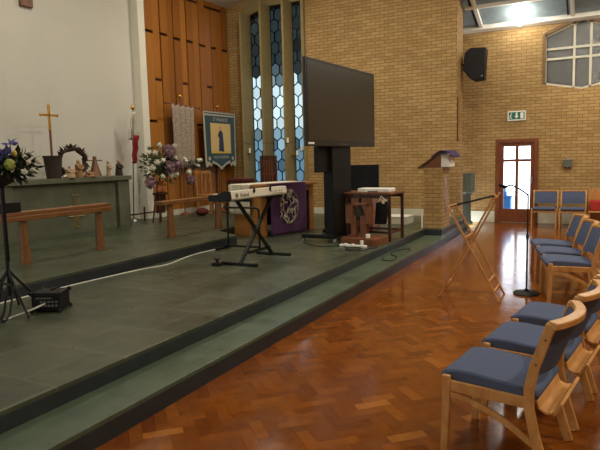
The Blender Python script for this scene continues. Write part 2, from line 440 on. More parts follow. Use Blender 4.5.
# tall window of concrete fins and leaded glass
W2 = bpy.data.objects.new('window_2', None); COL.objects.link(W2); W2.location = (0, 0, 0); struct(W2)
FX = [-8.40, -7.80, -7.15]; EX = [-7.80, -7.15, -6.70]
for i, x in enumerate(FX):
    hd = 5.48 if i == 0 else 5.66
    b = B(); b.box(x+.005, x+.06, YS-.43, YS+.1, Z3, hd, 0)
    o = b.done('fin', 'concrete', W2, bevel=.006, smooth=False)
    b = B(); b.box(x+.002, x+.063, YS-.433, YS+.08, 2.12, 2.128); b.done('fin_joint', 'slot', o, smooth=False)
    x0, x1 = x+.06, EX[i]+.005
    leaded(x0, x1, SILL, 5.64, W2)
    b = B(); b.box(x0, x1, YS-.2, YS+.1, SILL-.06, SILL); b.done('sill', 'concrete', W2, smooth=False)
b = B(); b.box(XJ-.03, XJ+.05, YS-.1, YS+.02, SILL, 5.64); b.done('jamb', 'concrete', W2, smooth=False)

# far wall with door and six-sided window
DX0, DX1, DZ = -2.28, -1.30, 2.04
HX0, HX1, HC = -1.22, .38, -.42
HB, HBa, HT, HTa = 3.28, 3.12, 4.39, 4.70
b = B()
for poly in ([(-6.6, -.2), (DX0, -.2), (DX0, 5.2), (-6.6, 5.2)], [(DX0, DZ), (DX1, DZ), (DX1, 5.2), (DX0, 5.2)], [(DX1, -.2), (HX0, -.2), (HX0, 5.2), (DX1, 5.2)],
             [(HX1, -.2), (6, -.2), (6, 5.2), (HX1, 5.2)], [(HX0, -.2), (HX1, -.2), (HX1, HB), (HC, HBa), (HX0, HB)], [(HX0, HT), (HC, HTa), (HX1, HT), (HX1, 5.2), (HX0, 5.2)]):
    b.prism(poly, 'y', YF, YF+.24)
struct(b.done('wall_far', 'brick', smooth=False))
b = B(); b.box(-6, DX0-.01, YF-.025, YF, 0, .28); b.box(DX1+.01, 6, YF-.025, YF, 0, .28); struct(b.done('baseboard_far', 'skirt', smooth=False, bevel=.004))
# hex window frame
W1 = bpy.data.objects.new('window_1', None); COL.objects.link(W1); struct(W1)
HP = [(HX0, HB), (HC, HBa), (HX1, HB), (HX1, HT), (HC, HTa), (HX0, HT)]
b = B()
for p, q in zip(HP, HP[1:]+HP[:1]): b.beam((p[0], YF+.1, p[1]), (q[0], YF+.1, q[1]), .08, .09)
b.done('window_frame', 'skirt', W1, smooth=False)
b = B()
for x in (HC-.17, HC+.17): b.box(x-.025, x+.025, YF+.06, YF+.12, 3.14, 4.66)
for z in (3.85, 4.08): b.box(HX0, HX1, YF+.055, YF+.115, z-.025, z+.025)
b.done('glazing_bar', 'skirt', W1, smooth=False)
b = B(); b.prism(HP, 'y', YF+.09, YF+.098); b.done('glass_pane', 'obsc', W1, smooth=False)
b = B()
for p, q in zip(HP[3:]+HP[:1], HP[4:]+HP[:1]): b.beam((p[0], YF-.005, p[1]+.03), (q[0], YF-.005, q[1]+.03), .03, .07)
b.done('soldier_course', 'brickb', W1, smooth=False)
# door
D1 = bpy.data.objects.new('door_1', None); COL.objects.link(D1); D1.location = (DX0, YF, 0); struct(D1)
b = B(); w = DX1-DX0
b.box(0, .1, -.02, .16, 0, DZ); b.box(w-.1, w, -.02, .16, 0, DZ); b.box(.1, w-.1, -.02, .16, DZ-.09, DZ); b.done('door_frame', 'doorw', D1, smooth=False, bevel=.006)
b = B(); gx0, gx1, gm = .185, w-.185, w/2
b.box(.1, gx0, .02, .07, .01, DZ-.09); b.box(gx1, w-.1, .02, .07, .01, DZ-.09); b.box(gx0, gx1, .02, .07, .01, .34); b.box(gx0, gx1, .02, .07, 1.86, DZ-.09)
b.box(gm-.035, gm+.035, .02, .07, .34, 1.86); b.box(gx0, gm-.035, .02, .07, 1.49, 1.555); b.box(gm+.035, gx1, .02, .07, 1.49, 1.555)
leaf = b.done('door_leaf', 'doorw', D1, smooth=False)
for x0, x1 in ((gx0, gm-.035), (gm+.035, gx1)):
    for z0, z1 in ((.34, 1.49), (1.555, 1.86)):
        b = B(); b.box(x0, x1, .042, .047, z0, z1); b.done('glass_pane', 'dglass', D1, smooth=False)
b = B(); b.box(w-.165, w-.135, .012, .02, .95, 1.12); b.tube([(w-.15, .02, 1.06), (w-.15, -.03, 1.06), (w-.26, -.035, 1.06)], .009); b.done('door_handle', 'metal', D1)
b = B(); b.box(DX0+.1, DX1-.1, YF-.02, YF+.2, -.001, .012); struct(b.done('trim_threshold', 'metal', smooth=False))
# ground and crate outside the door
b = B(); b.box(-6, 4, YF+.24, 26, -.3, -.05); struct(b.done('trim_outside_paving', 'pave', smooth=False))
t = thing('crate', 'bright blue crate seen outside through the lower left door glass', 'crate', (-2.16, 15.75, -.05))
b = B(); b.box(-.12, .16, -.15, .15, 0, .66); b.box(-.12, .02, -.14, .14, .66, .92); b.box(.0, .05, -.1, .1, .66, .78); b.done('crate_body', 'blue', t, bevel=.02)
b = B(); b.box(-.14, .18, -.17, .17, .62, .67); b.done('crate_rim', 'blue', t, bevel=.01)

# ceiling, the sloping glazed strip over the far wall, side and back walls
b = B(); CP = [(-9.7, 5.52), (-4.9, 7.0), (-4.9, 7.2), (-9.7, 5.72)]
b.prism(CP, 'y', -3.2, 8.6); b.prism([(-9.7, 5.52), (-4.9, 7.0), (-2.9, 7.0), (-2.9, 7.2), (-4.9, 7.2), (-9.7, 5.72)], 'y', 8.6, 13.8); struct(b.done('ceiling', 'ceil', smooth=False))
b = B(); b.box(-4.9, 6.2, -3.2, 8.6, 7.0, 7.2); struct(b.done('ceiling_nave', 'midceil', smooth=False))
TS = .33
def slope(x, y, dz=0): return (x, y, 4.74+TS*(YF-y)+dz)
b = B()
for x0, x1, y1 in ((-2.92, 6, 8.4), (-6.6, -2.92, 14.0)): b.hexa([slope(x0, YF+.2), slope(x1, YF+.2), slope(x1, y1), slope(x0, y1), slope(x0, YF+.2, .02), slope(x1, YF+.2, .02), slope(x1, y1, .02), slope(x0, y1, .02)])
struct(b.done('ceiling_rooflight', 'roofg', smooth=False))
W3 = bpy.data.objects.new('trim_rooflight_frame', None); COL.objects.link(W3); struct(W3)
b = B(); b.beam(slope(-6, 14.93, -.03), slope(6, 14.93, -.03), .16, .16, (0, TS, 1)); b.done('eaves_beam', 'trimw', W3, smooth=False, bevel=.006)
for y in (14.05, 13.1, 12.0, 10.9, 9.8):
    b = B(); b.beam(slope(-2.85, y, -.03), slope(6, y, -.03), .09, .08); b.done('purlin', 'trimw', W3, smooth=False, bevel=.005)
for x in (-2.63, -.63, 1.4, 3.4):
    b = B(); b.beam(slope(x, YF, -.03), slope(x, 8.4, -.03), .08, .09); b.done('rafter', 'trimw', W3, smooth=False, bevel=.005)
    b = B(); b.beam(slope(x-.1, YF, -.005), slope(x-.1, 8.4, -.005), .04, .03); b.done('gasket', 'black', W3, smooth=False)
b = B(); b.prism([(8.4, 6.85), (13.55, 5.15), (13.55, 7.2), (8.4, 7.2)], 'x', -2.96, -2.9); struct(b.done('trim_rooflight_cheek', 'ceil', smooth=False))
b = B(); b.box(6, 6.2, -3.2, YF+.24, -.2, 7.3); struct(b.done('wall_right', 'brick', smooth=False))
b = B(); b.box(-9.7, 6.2, -3.2, -3, -.2, 7.2); struct(b.done('wall_back', 'white', smooth=False))
b = B(); b.box(-6.8, -6.6, YS+.62, YF+.24, -.2, 7.2); struct(b.done('wall_recess', 'white', smooth=False))
b = B(); b.box(-6.6, 6.2, 8.4, 8.6, 6.9, 7.3); struct(b.done('ceiling_upstand', 'ceil', smooth=False))

# ------------------------------------------------------------------ chairs
def make_chair(label, loc, rz, group):
    """faces -x; width along y; local origin on the floor at mid-front legs"""
    t = thing('chair', label, 'chair', loc, rz, group)
    hw = .265
    b = B()
    prof = [(-.01, .40), (-.04, .42), (-.045, .45), (-.02, .472), (.03, .482), (.12, .484), (.3, .470), (.46, .452), (.49, .43), (.47, .40)]
    b.prism(prof, 'y', -hw+.03, hw-.03); b.done('seat', 'fabric', t, bevel=.014)
    b = B()                                                    # padded back, bowed and leaning
    def bk(u, v, off):
        y = (u-.5)*2*(hw-.03); z = .53+.265*v; return (.442+.10*v+.055*(1-(2*u-1)**2)+off, y, z)
    nu, nv = 10, 6; A = [[b.bm.verts.new(bk(i/nu, j/nv, -.022-.018*math.sin(PI*j/nv)*math.sin(PI*i/nu))) for j in range(nv+1)] for i in range(nu+1)]
    C = [[b.bm.verts.new(bk(i/nu, j/nv, .02)) for j in range(nv+1)] for i in range(nu+1)]
    for i in range(nu):
        for j in range(nv):
            b.bm.faces.new([A[i][j], A[i+1][j], A[i+1][j+1], A[i][j+1]]); b.bm.faces.new([C[i][j+1], C[i+1][j+1], C[i+1][j], C[i][j]])
    for i in range(nu):
        b.bm.faces.new([A[i+1][0], A[i][0], C[i][0], C[i+1][0]]); b.bm.faces.new([A[i][nv], A[i+1][nv], C[i+1][nv], C[i][nv]])
    for j in range(nv):
        b.bm.faces.new([A[0][j], A[0][j+1], C[0][j+1], C[0][j]]); b.bm.faces.new([A[nu][j+1], A[nu][j], C[nu][j], C[nu][j+1]])
    b.done('backrest', 'fabric', t)
    b = B()                                                    # curved top rail
    pts = arc(12, lambda u: (.545+.07*(1-(2*u-1)**2), (u-.5)*2*hw, .812))
    b.ribbon(pts, .036, .056, (.12, 0, 1))
    b.done('top_rail', 'beech', t, bevel=.006)
    for s in (-1, 1):
        y = s*(hw-.012)
        b = B(); b.ribbon([(-.012, y, 0), (.0, y, .3), (.0, y, .452)], .028, .045, (0, 1, 0)); b.done('leg', 'beech', t, bevel=.006)
        b = B(); b.ribbon([(.535, y, 0), (.47, y, .22), (.44, y, .36), (.438, y, .46), (.462, y, .58), (.52, y, .76), (.54, y, .815)], .028, .05, (0, 1, 0))
        l2 = b.done('leg', 'beech', t, bevel=.006)
        for (px, pz) in ((.472, .60), (.516, .735)):
            b = B(); b.tube([(px, y+s*.014, pz), (px, y+s*.0165, pz)], .007, 8); b.done('dowel_cap', 'midwood', l2)
        b = B(); b.ribbon([(.02, y-s*.004, .395), (.44, y-s*.004, .385)], .022, .06, (0, 1, 0)); b.done('side_rail', 'beech', t, bevel=.004)
        b = B(); b.ribbon(arc(8, lambda u: (.01+.47*u, y-s*.004, .345-.09*u**1.6-.10*u*u)), .02, .034, (0, 1, 0)); b.done('brace', 'beech', t, bevel=.004)
    b = B(); b.box(-.006, .016, -hw+.02, hw-.02, .355, .40); b.done('cross_rail', 'beech', t, bevel=.004)
    b = B(); b.box(.42, .445, -hw+.02, hw-.02, .35, .40); b.done('cross_rail', 'beech', t, bevel=.004)
    b = B(); b.ribbon([(.47, 0, .40), (.482, 0, .36), (.515, 0, .342), (.548, 0, .35)], 2*hw-.07, .014, (0, 1, 0)); b.done('book_rack', 'rackw', t, bevel=.004)
    b = B(); b.ribbon([(.548, 0, .335), (.588, 0, .405)], 2*hw-.09, .018, (0, 1, 0)); b.done('book_rack_slat', 'rackw', t, bevel=.004)
    return t
GA, GB, GC = 'chairs in the front row', 'chairs in the row beyond the gap', 'chairs against the far wall'
rA, rB = math.radians(-8.6), math.radians(13)
def front(px, py, rz):      # centre of the front legs from the nearer front leg's foot
    d = Vector((-math.sin(rz), math.cos(rz)))*.25
    return (px+d.x, py+d.y, 0)
c1 = make_chair('blue padded beech chair nearest the camera, whole side frame in view', front(-.72, 3.12, rA), rA, GA)
dup(c1, front(-.615, 3.775, rA), rA, 'blue padded beech chair second from the camera, between two others of its row')
dup(c1, front(-.52, 4.43, rA), rA, 'blue padded beech chair third from the camera, just before the gap in the row')
c4 = dup(c1, front(-.45, 6.87, rB), rB, 'blue padded beech chair just beyond the gap, its near front leg in view'); c4['group'] = GB
o = dup(c1, front(-.56, 7.52, rB), rB, 'blue padded beech chair in the middle of the three beyond the microphone stand base'); o['group'] = GB
o = dup(c1, front(-.69, 8.20, rB), rB, 'blue padded beech chair at the far end of the row beyond the gap'); o['group'] = GB
o = dup(c1, (-1.08, 13.95, 0), PI/2, 'blue padded beech chair at the far wall right beside the glazed door'); o['group'] = GC
o = dup(c1, (-.50, 13.97, 0), PI/2, 'blue padded beech chair at the far wall next to the red cushion'); o['group'] = GC

# settle with red cushion
t = thing('settle', 'light wooden settle at the right end of the far wall', 'bench', (.42, 14.62, 0))
b = B(); b.box(-.62, .62, -.22, .2, .33, .37); b.done('seat', 'beech', t, bevel=.004)
b = B(); b.box(-.62, .62, .2, .24, .05, .84); b.done('backrest', 'beech', t, bevel=.004)
for s in (-1, 1):
    b = B(); b.box(s*.6-.025, s*.6+.025, -.2, .2, 0, .33); b.done('leg', 'beech', t, bevel=.004)
tag(B().box(-.18, .6, 14.42, 14.78, .371, .6).done('cushion', 'red', bevel=.03), 'red cushion lying on the light wooden settle', 'cushion')

# ------------------------------------------------------------------ microphone stand and folding stand
t = thing('microphone_stand', 'black microphone stand with round base before the glazed door', 'microphone stand', (-.735, 7.27, 0))
b = B(); b.lathe([(.15, 0), (.152, .012), (.14, .024), (.03, .034), (.02, .06)], seg=28); b.done('base', 'blackm', t)
b = B(); b.tube([(0, 0, .04), (.0, 0, .7)], .011); b.tube([(.0, 0, .68), (.0, 0, 1.20)], .008); b.lathe([(.016, 0), (.018, .03), (.014, .06)], (0, 0, .66), 10); b.done('pole', 'blackm', t)
b = B(); b.tube(arc(10, lambda u: (-.25*u, -.0, 1.18+.125*math.sin(u*PI/2)-.03*max(0, u-.8)*5)), .010); b.done('gooseneck', 'blackm', t)
b = B(); b.tube([(-.235, 0, 1.28), (-.265, 0, 1.276), (-.305, 0, 1.295)], [.014, .022, .02], 12); b.ball((-.31, 0, 1.297), .024); b.done('microphone', 'black', t)

t = thing('folding_stand', 'folding crossed-frame wooden stand on the parquet near the brick lectern', 'stand', (-1.3, 6.95, 0))
def fr(name, f, g, hw, rot):
    b = B()
    for s in (-1, 1): b.beam((f[0], s*hw, f[1]), (g[0], s*hw, g[1]), .022, .036, (0, 1, 0))
    for u in rot:
        x, z = f[0]+(g[0]-f[0])*u, f[1]+(g[1]-f[1])*u; b.beam((x, -hw, z), (x, hw, z), .022, .034)
    return b
fr('x', (.33, .0), (-.25, 1.08), .21, (.10, .2, .66, .985)).done('leg_frame', 'standw', t, bevel=.004)
fr('x', (-.36, .0), (.27, 1.22), .17, (.12, .96)).done('leg_frame', 'standw', t, bevel=.004)
for y in (-.185, .185):
    b = B(); b.beam((-.245, y, 1.07), (.26, y, 1.20), .04, .012); b.done('strap', 'black', t)

# ------------------------------------------------------------------ lectern, font, wall fittings
t = thing('lectern', 'tan brick lectern with a sloping wooden top at the dais corner', 'lectern', (-2.84, 11.1, Z2))
b = B(); b.box(-.18, .18, 0, .62, 0, 1.17); b.done('brick_body', 'brick', t, smooth=False)
b = B(); b.box(.172, .183, .22, .34, .28, 1.0); b.done('recess', 'midwood', t, smooth=False)
b = B(); b.prism([(-.18, 1.17), (.14, 1.17), (.14, 1.432), (-.18, 1.218)], 'y', 0.01, .6); b.done('wedge', 'midwood', t, smooth=False)
b = B(); b.beam((-.29, .3, 1.165), (.15, .3, 1.462), .66, .03); b.done('sloping_top', 'dkwood', t, bevel=.004)
b = B(); b.box(.141, .29, .05, .56, 1.18, 1.41); b.done('side_panel', 'paper', t, bevel=.006)
b = B(); b.grid(lambda u, v: (-.03+.42*u, -.05+.72*v, (1.355+.675*.42*u if u < .43 else 1.477-.02*(u-.43)-.40*max(0, u-.72))+.010*math.sin(9*v+7*u)+.014), 14, 12, .012); o = tag(b.done('lectern_cloth', 'purpled', bevel=0), 'deep purple cloth draped over the top of the brick lectern', 'cloth'); o.location = (-2.84, 11.1, Z2)
tag(B().box(-3.065, -3.035, 11.08, 11.5, Z2, Z2+.26).done('white_board', 'paper', bevel=.003), 'narrow white board leaning against the left side of the brick lectern', 'board')

t = thing('baptismal_font', 'grey-green stone font standing behind the brick lectern', 'font', (-2.86, 14.4, 0))
b = B(); b.lathe([(.15, 0), (.15, .06), (.11, .1), (.1, .7), (.13, .78)], seg=8); b.done('pedestal', 'stoned', t, smooth=False)
b = B(); b.lathe([(.14, .76), (.19, .8), (.2, 1.24), (.18, 1.25), (.16, 1.18)], seg=8); b.done('bowl', 'stone', t, smooth=False)

t = thing('wall_speaker', 'black loudspeaker mounted high on the brick corner beneath the rooflight', 'speaker', (-2.72, 14.05, 3.46))
b = B(); b.prism([(-.02, .0), (.1, -.1), (.33, -.08), (.37, .62), (.02, .64), (-.10, .54), (-.14, .16)], 'y', -.2, .12); b.done('cabinet', 'black', t, bevel=.02)
b = B(); b.box(.28, .31, -.215, -.19, -.02, .01); b.done('badge', 'metal', t)
b = B(); b.beam((-.2, -.02, .3), (.1, -.02, .3), .05, .05); b.done('bracket', 'blackm', t)

t = thing('exit_sign', 'green and white emergency exit sign above the glazed door', 'sign', (-1.805, YF-.02, 2.475))
b = B(); b.box(-.205, .205, -.035, .02, 0, .23); b.done('housing', 'paper', t, bevel=.006)
b = B(); b.box(-.18, .18, -.039, -.03, .03, .20); b.done('panel', 'exitg', t, smooth=False)
b = B(); b.ball((-.115, -.041, .172), .016, (1, .2, 1), 1)
for p, q, w in (((-.125, .15), (-.145, .10), .024), ((-.145, .10), (-.115, .075), .016), ((-.115, .075), (-.125, .045), .014), ((-.145, .10), (-.168, .05), .016), ((-.13, .14), (-.1, .12), .012), ((-.13, .14), (-.158, .125), .012)):
    b.beam((p[0], -.041, p[1]), (q[0], -.041, q[1]), .004, w, (0, 1, 0)) if False else b.hexa([(p[0]-w/2, -.042, p[1]), (p[0]+w/2, -.042, p[1]), (p[0]+w/2, -.038, p[1]), (p[0]-w/2, -.038, p[1]), (q[0]-w/2, -.042, q[1]), (q[0]+w/2, -.042, q[1]), (q[0]+w/2, -.038, q[1]), (q[0]-w/2, -.038, q[1])])
b.done('running_figure', 'paper', t, smooth=False)
b = B(); b.prism([(-.02, .19), (.02, .19), (.02, .11), (.05, .11), (0, .045), (-.05, .11), (-.02, .11)], 'y', -.042, -.037); b.done('down_arrow', 'paper', t, smooth=False)
b = B(); b.box(.085, .155, -.042, -.037, .045, .185); b.done('doorway_symbol', 'paper', t, smooth=False)

t = thing('wall_control_box', 'small grey metal control box on the brick above the far chairs', 'control box', (-.665, YF-.05, 1.34))
b = B(); b.box(-.09, .09, -.03, .05, 0, .17); b.done('case', 'stone', t, bevel=.008)
b = B(); b.box(-.095, .095, -.036, .05, .17, .19); b.done('lid', 'metal', t, bevel=.003)

t = thing('wall_lamp', 'glowing white lamp against the rooflight above the far wall', 'lamp', (-1.70, 14.45, 4.80))
b = B(); b.lathe([(.06, .24), (.05, .27), (.03, .31)], seg=16); b.done('lamp_fitting', 'paper', t)
b = B(); b.ball((0, 0, 0), .12, (1, 1, 1.9), 3); b.done('globe', 'lampw', t)

# ------------------------------------------------------------------ screen on its stand
ux, uy = Vector((.055, .998)).normalized()
scr_rz = math.atan2(-.083, 1)          # local +y runs along the screen, +x out of its face
t = thing('display_screen', 'large black display screen on a wheeled floor stand before the brick wall', 'screen', (-3.86, 9.11, Z2), scr_rz)
hw, z0, z1 = 1.22, 1.865-Z2, 3.19-Z2
b = B(); b.box(-.02, .03, -hw, hw, z0, z1); b.done('screen_case', 'bezel', t, bevel=.008, smooth=False)
b = B(); b.box(.029, .034, -hw+.05, hw-.05, z0+.09, z1-.05); b.done('screen_panel', 'screen', t, smooth=False)
b = B(); b.box(.03, .035, -hw+.04, -hw+.22, z0+.03, z0+.06); b.done('sticker', 'paper', t, smooth=False)
b = B(); b.box(.03, .034, -.08, .1, z0+.035, z0+.045); b.done('maker_plate', 'grey', t, smooth=False)
b = B(); b.box(-.2, -.021, -.33, .33, .12, z0+.3); b.done('column', 'black', t, bevel=.01, smooth=False)
b = B(); b.box(-.16, -.09, -.70, -.32, 1.17, z0+.1); b.done('side_mount', 'black', t, bevel=.006, smooth=False)
for y in (-.36, .36):
    b = B(); b.beam((-.62, y, .09), (.03, y, .09), .07, .06); b.done('base_leg', 'black', t, bevel=.006, smooth=False)
b = B(); b.box(-.24, -.03, -.36, .36, .06, .13); b.done('base_frame', 'black', t, bevel=.006, smooth=False)
for x in (-.6, .01):
    for y in (-.36, .36):
        b = B(); b.tube([(x, y-.02, .035), (x, y+.02, .035)], .035, 14); b.done('castor', 'metal', t)

# ------------------------------------------------------------------ table with printer-like case, bits beneath, cabinet and monitor behind
t = thing('side_table', 'dark narrow-legged table beside the screen column', 'table', (-3.48, 9.42, Z2), math.radians(-6))
b = B(); b.box(-.5, .5, -.3, .3, .775, .81); b.done('tabletop', 'midwood', t, bevel=.005)
b = B(); b.box(-.46, .46, -.27, -.25, .715, .775); b.box(-.46, .46, .25, .27, .715, .775); b.done('apron', 'dkwood', t)
for x in (-.34, .46):
    for y in (-.26, .26):
        b = B(); b.beam((x, y, 0), (x, y, .775), .045, .045); b.done('leg', 'dkwood', t, bevel=.004)
b = B(); b.box(-.46, .46, -.27, -.245, .13, .165); b.box(-.46, .46, .245, .27, .13, .165); b.box(.445, .47, -.25, .25, .13, .165); b.done('stretcher', 'dkwood', t)
t2 = thing('white_case', 'flat white keyboard case lying on the dark side table', 'case', (-3.36, 9.36, Z2+.811), math.radians(-3))
b = B(); b.box(-.29, .29, -.14, .14, 0, .065); b.done('case_body', 'paper', t2, bevel=.012)
b = B(); b.box(-.1, .08, -.146, -.139, .0, .02); b.done('case_handle', 'dkwood', t2)
t3 = thing('wooden_prayer_stand', 'old brown wooden stand on a plinth in front of the dark table', 'stand', (-3.40, 8.80, Z2), math.radians(-4))
b = B(); b.box(-.28, .36, -.24, .22, 0, .115); b.done('plinth', 'midwood', t3, bevel=.006)
for x0, x1 in ((-.19, -.10), (-.02, .09)):
    b = B(); b.box(x0, x1, -.06, .04, .115, .46); b.done('post', 'midwood', t3, bevel=.004)
for x0, x1 in ((-.27, -.14), (.08, .17)):
    b = B(); b.box(x0, x1, -.08, .05, .33, .66); b.done('cheek', 'midwood', t3, bevel=.004)
b = B(); b.box(-.27, .17, -.08, .05, .62, .66); b.done('top_board', 'midwood', t3, bevel=.004)
tag(B().ball((-3.45, 8.78, Z2+.50), .1, (.72, .4, 1.25), 3, .05).done('dark_green_bag', 'bag'), 'dark green bag wedged in the old wooden stand', 'bag')
t4 = thing('black_bag', 'black shoulder bag hanging on the side of the dark table', 'bag', (-3.16, 9.02, Z2+.3))
b = B(); b.prism([(-.11, .0), (.08, .0), (.13, .38), (-.08, .36)], 'y', -.04, .06); b.done('bag_body', 'black', t4, bevel=.02)
b = B(); b.tube([(-.05, 0, .36), (0, 0, .46), (.09, 0, .38)], .008); b.box(.03, .07, -.05, -.03, .34, .39); b.done('strap', 'linen', t4)
tag(B().box(-3.28, -3.22, 8.60, 8.66, Z2+.116, Z2+.18).done('white_plug', 'paper', bevel=.006), 'small white plug adaptor on the plinth of the wooden stand', 'adaptor')
t5 = thing('wooden_cabinet', 'low brown wooden cabinet behind the dark table under the black monitor', 'cabinet', (-4.12, 10.45, Z2))
b = B(); b.box(-.34, .36, -.2, .22, .03, .74); b.done('cabinet_body', 'midwood', t5, bevel=.005)
b = B(); b.box(-.32, .0, -.215, -.2, .06, .7); b.done('cabinet_door', 'midwood', t5, bevel=.004)
b = B(); b.box(.02, .34, -.215, -.2, .06, .7); b.done('cabinet_door', 'midwood', t5, bevel=.004)
b = B(); b.box(-.34, .36, -.18, .2, 0, .03); b.done('cabinet_plinth', 'dkwood', t5)
t6 = thing('monitor', 'wide black flat monitor standing on the brown cabinet', 'monitor', (-4.08, 10.5, Z2+.741))
b = B(); b.box(-.35, .36, -.03, .03, .03, .52); b.done('monitor_case', 'black', t6, bevel=.008)
b = B(); b.box(-.33, .34, -.034, -.028, .05, .5); b.done('monitor_panel', 'black', t6, smooth=False)
b = B(); b.box(-.15, .15, -.1, .1, 0, .015); b.box(-.04, .04, 0, .04, .0, .1); b.done('monitor_foot', 'black', t6)

# low white step boxes on the dais by the brick wall
t = thing('white_step_box', 'low white step box on the dais along the brick wall', 'box', (-3.5, 11.56, Z2))
b = B(); b.box(-1.2, .0, 0, .5, 0, .15); b.done('box_body', 'skirt', t, bevel=.008)
b = B(); b.box(-1.21, .01, -.01, .51, .15, .165); b.done('box_lid', 'trimw', t, bevel=.004)

# power strip and cables
t = thing('power_strip', 'white power strip on the dais floor in front of the wooden stand', 'power strip', (-3.42, 8.40, Z2), math.radians(-5))
b = B(); b.box(-.22, .24, -.03, .03, 0, .035); b.done('strip_body', 'paper', t, bevel=.006)
for x in (-.12, .0, .16):
    b = B(); b.box(x-.02, x+.02, -.022, .022, .035, .05 if x < .1 else .11); b.done('plug', 'paper', t, bevel=.004)
def cable(label, pts, r=.006, mat='black'):
    P = [Vector(p) for p in pts]; out = []
    for i in range(len(P)-1):
        a, p, q, c = P[max(i-1, 0)], P[i], P[i+1], P[min(i+2, len(P)-1)]
        for k in range(6):
            u = k/6; out.append(.5*((2*p)+(q-a)*u+(2*a-5*p+4*q-c)*u*u+(3*p-a-3*q+c)*u**3))
    out.append(P[-1])
    return tag(B().tube(out, r, 6).done('cable', mat), label, 'cable')
zc = Z2+.008
cable('tangled black cable beside the white power strip', [(-3.6, 8.5, zc), (-3.5, 8.3, zc), (-3.3, 8.34, zc), (-3.22, 8.2, zc), (-3.42, 8.12, zc), (-3.3, 8.0, zc), (-3.12, 8.1, zc), (-3.1, 8.3, zc), (-3.0, 8.38, zc)])
cable('black cable looping over the lower step', [(-2.93, 8.45, Z1+.008), (-2.82, 8.1, Z1+.008), (-2.66, 8.1, Z1+.008), (-2.7, 8.4, Z1+.008), (-2.86, 8.62, Z1+.008), (-2.9, 8.95, Z1+.008), (-2.75, 9.25, Z1+.008), (-2.7, 8.95, Z1+.008)])
cable('long white cable lying along the foot of the chancel platform', [(-5.36, 3.5, zc), (-5.37, 4.6, zc), (-5.30, 5.6, zc), (-5.2, 6.1, zc), (-5.32, 6.6, zc), (-5.38, 7.0, zc), (-5.36, 7.5, zc), (-5.36, 8.0, zc)], .009, 'cable')
cable('black cable running back from the screen stand base', [(-4.4, 8.6, zc), (-4.1, 8.35, zc), (-3.9, 8.25, zc), (-3.65, 8.42, zc)], .006)

# ------------------------------------------------------------------ nave altar table
NR = math.radians(-15.4)
t = thing('nave_altar', 'light wooden altar table on the dais behind the white keyboard', 'altar', (-5.41, 8.96, Z2), NR)   # local +y along the front, +x out of it
LW, DP = 1.44, .76
b = B(); b.box(-DP-.06, .06, -.05, LW+.05, .90, .95); b.done('tabletop', 'oakl', t, bevel=.006)
for y0 in (0.0, LW-.14):
    b = B(); b.box(-.06, .0, y0, y0+.14, 0, .90); b.done('front_post', 'oakl', t, bevel=.006)
for y0 in (0.0, LW-.06):
    b = B(); b.box(-DP, -.06, y0, y0+.06, 0, .90); b.done('end_panel', 'oakl', t, bevel=.004)
b = B(); b.box(-.05, -.01, .14, LW-.14, .80, .90); b.done('apron', 'oakl', t)
b = B(); b.box(-DP, -DP+.04, .06, LW-.06, .1, .90); b.done('rear_panel', 'dkwood', t)
def local(o, root):
    o.location = root.location; o.rotation_euler = root.rotation_euler; return o
b = B()                                                      # linen: strip along the top with a drop at each end
def lin_(u, v):
    x = -DP-.04+.56*u; s = v*(LW+.1+1.3)-.65
    if s < -.0: return (x+.01*math.sin(20*u), -.066-.012*math.sin(18*u+1), .957+s*.85+.006*math.sin(30*u))
    if s > LW+.1: return (x, LW+.066+.012*math.sin(18*u), .957-(s-LW-.1)*.5)
    return (x, s-.05, .957)
b.grid(lin_, 20, 40, .006); tag(local(b.done('altar_linen', 'linen'), t), 'white linen cloth over the light wooden altar table with drops at both ends', 'altar cloth')
b = B(); b.grid(lambda u, v: (-.04+.109*min(1, v*6) if v < .167 else .069+.006*math.sin(7*u+2*v), LW*.115+.97*u, .957 if v < .167 else .957-(v-.167)/.833*.95), 20, 24, .006)
fr_ = local(b.done('altar_frontal', 'purple'), t); tag(fr_, 'purple altar frontal embroidered with a white crown of thorns', 'frontal')
b = B(); random.seed(3)                                       # embroidered crown: tangled pale strands
for k in range(85):
    a = random.uniform(0, 2*PI); r = .21*math.sqrt(random.uniform(.02, 1)); cy, cz = .64+r*1.15*math.cos(a), .53+r*1.5*math.sin(a)
    L = random.uniform(.05, .11); th = random.choice((.8, 2.2, 1.2, 1.9))+random.uniform(-.3, .3); dy, dz = L/2*math.cos(th), L/2*math.sin(th)
    b.tube([(.084, cy-dy, cz-dz), (.086, cy, cz+.01), (.084, cy+dy, cz+dz)], [.004, .012, .004], 5)
b.done('embroidery', 'linen', fr_)
b = B()
for k in range(5):
    ph = k*1.25; b.tube(arc(14, lambda u: (.084, .64+(.24+.02*math.sin(5*u+ph))*math.cos(2*PI*(u*.42)+ph), .53+(.31+.02*math.cos(4*u+ph))*math.sin(2*PI*(u*.42)+ph))), .004, 5)
b.done('embroidery_ring', 'dkgold', fr_)

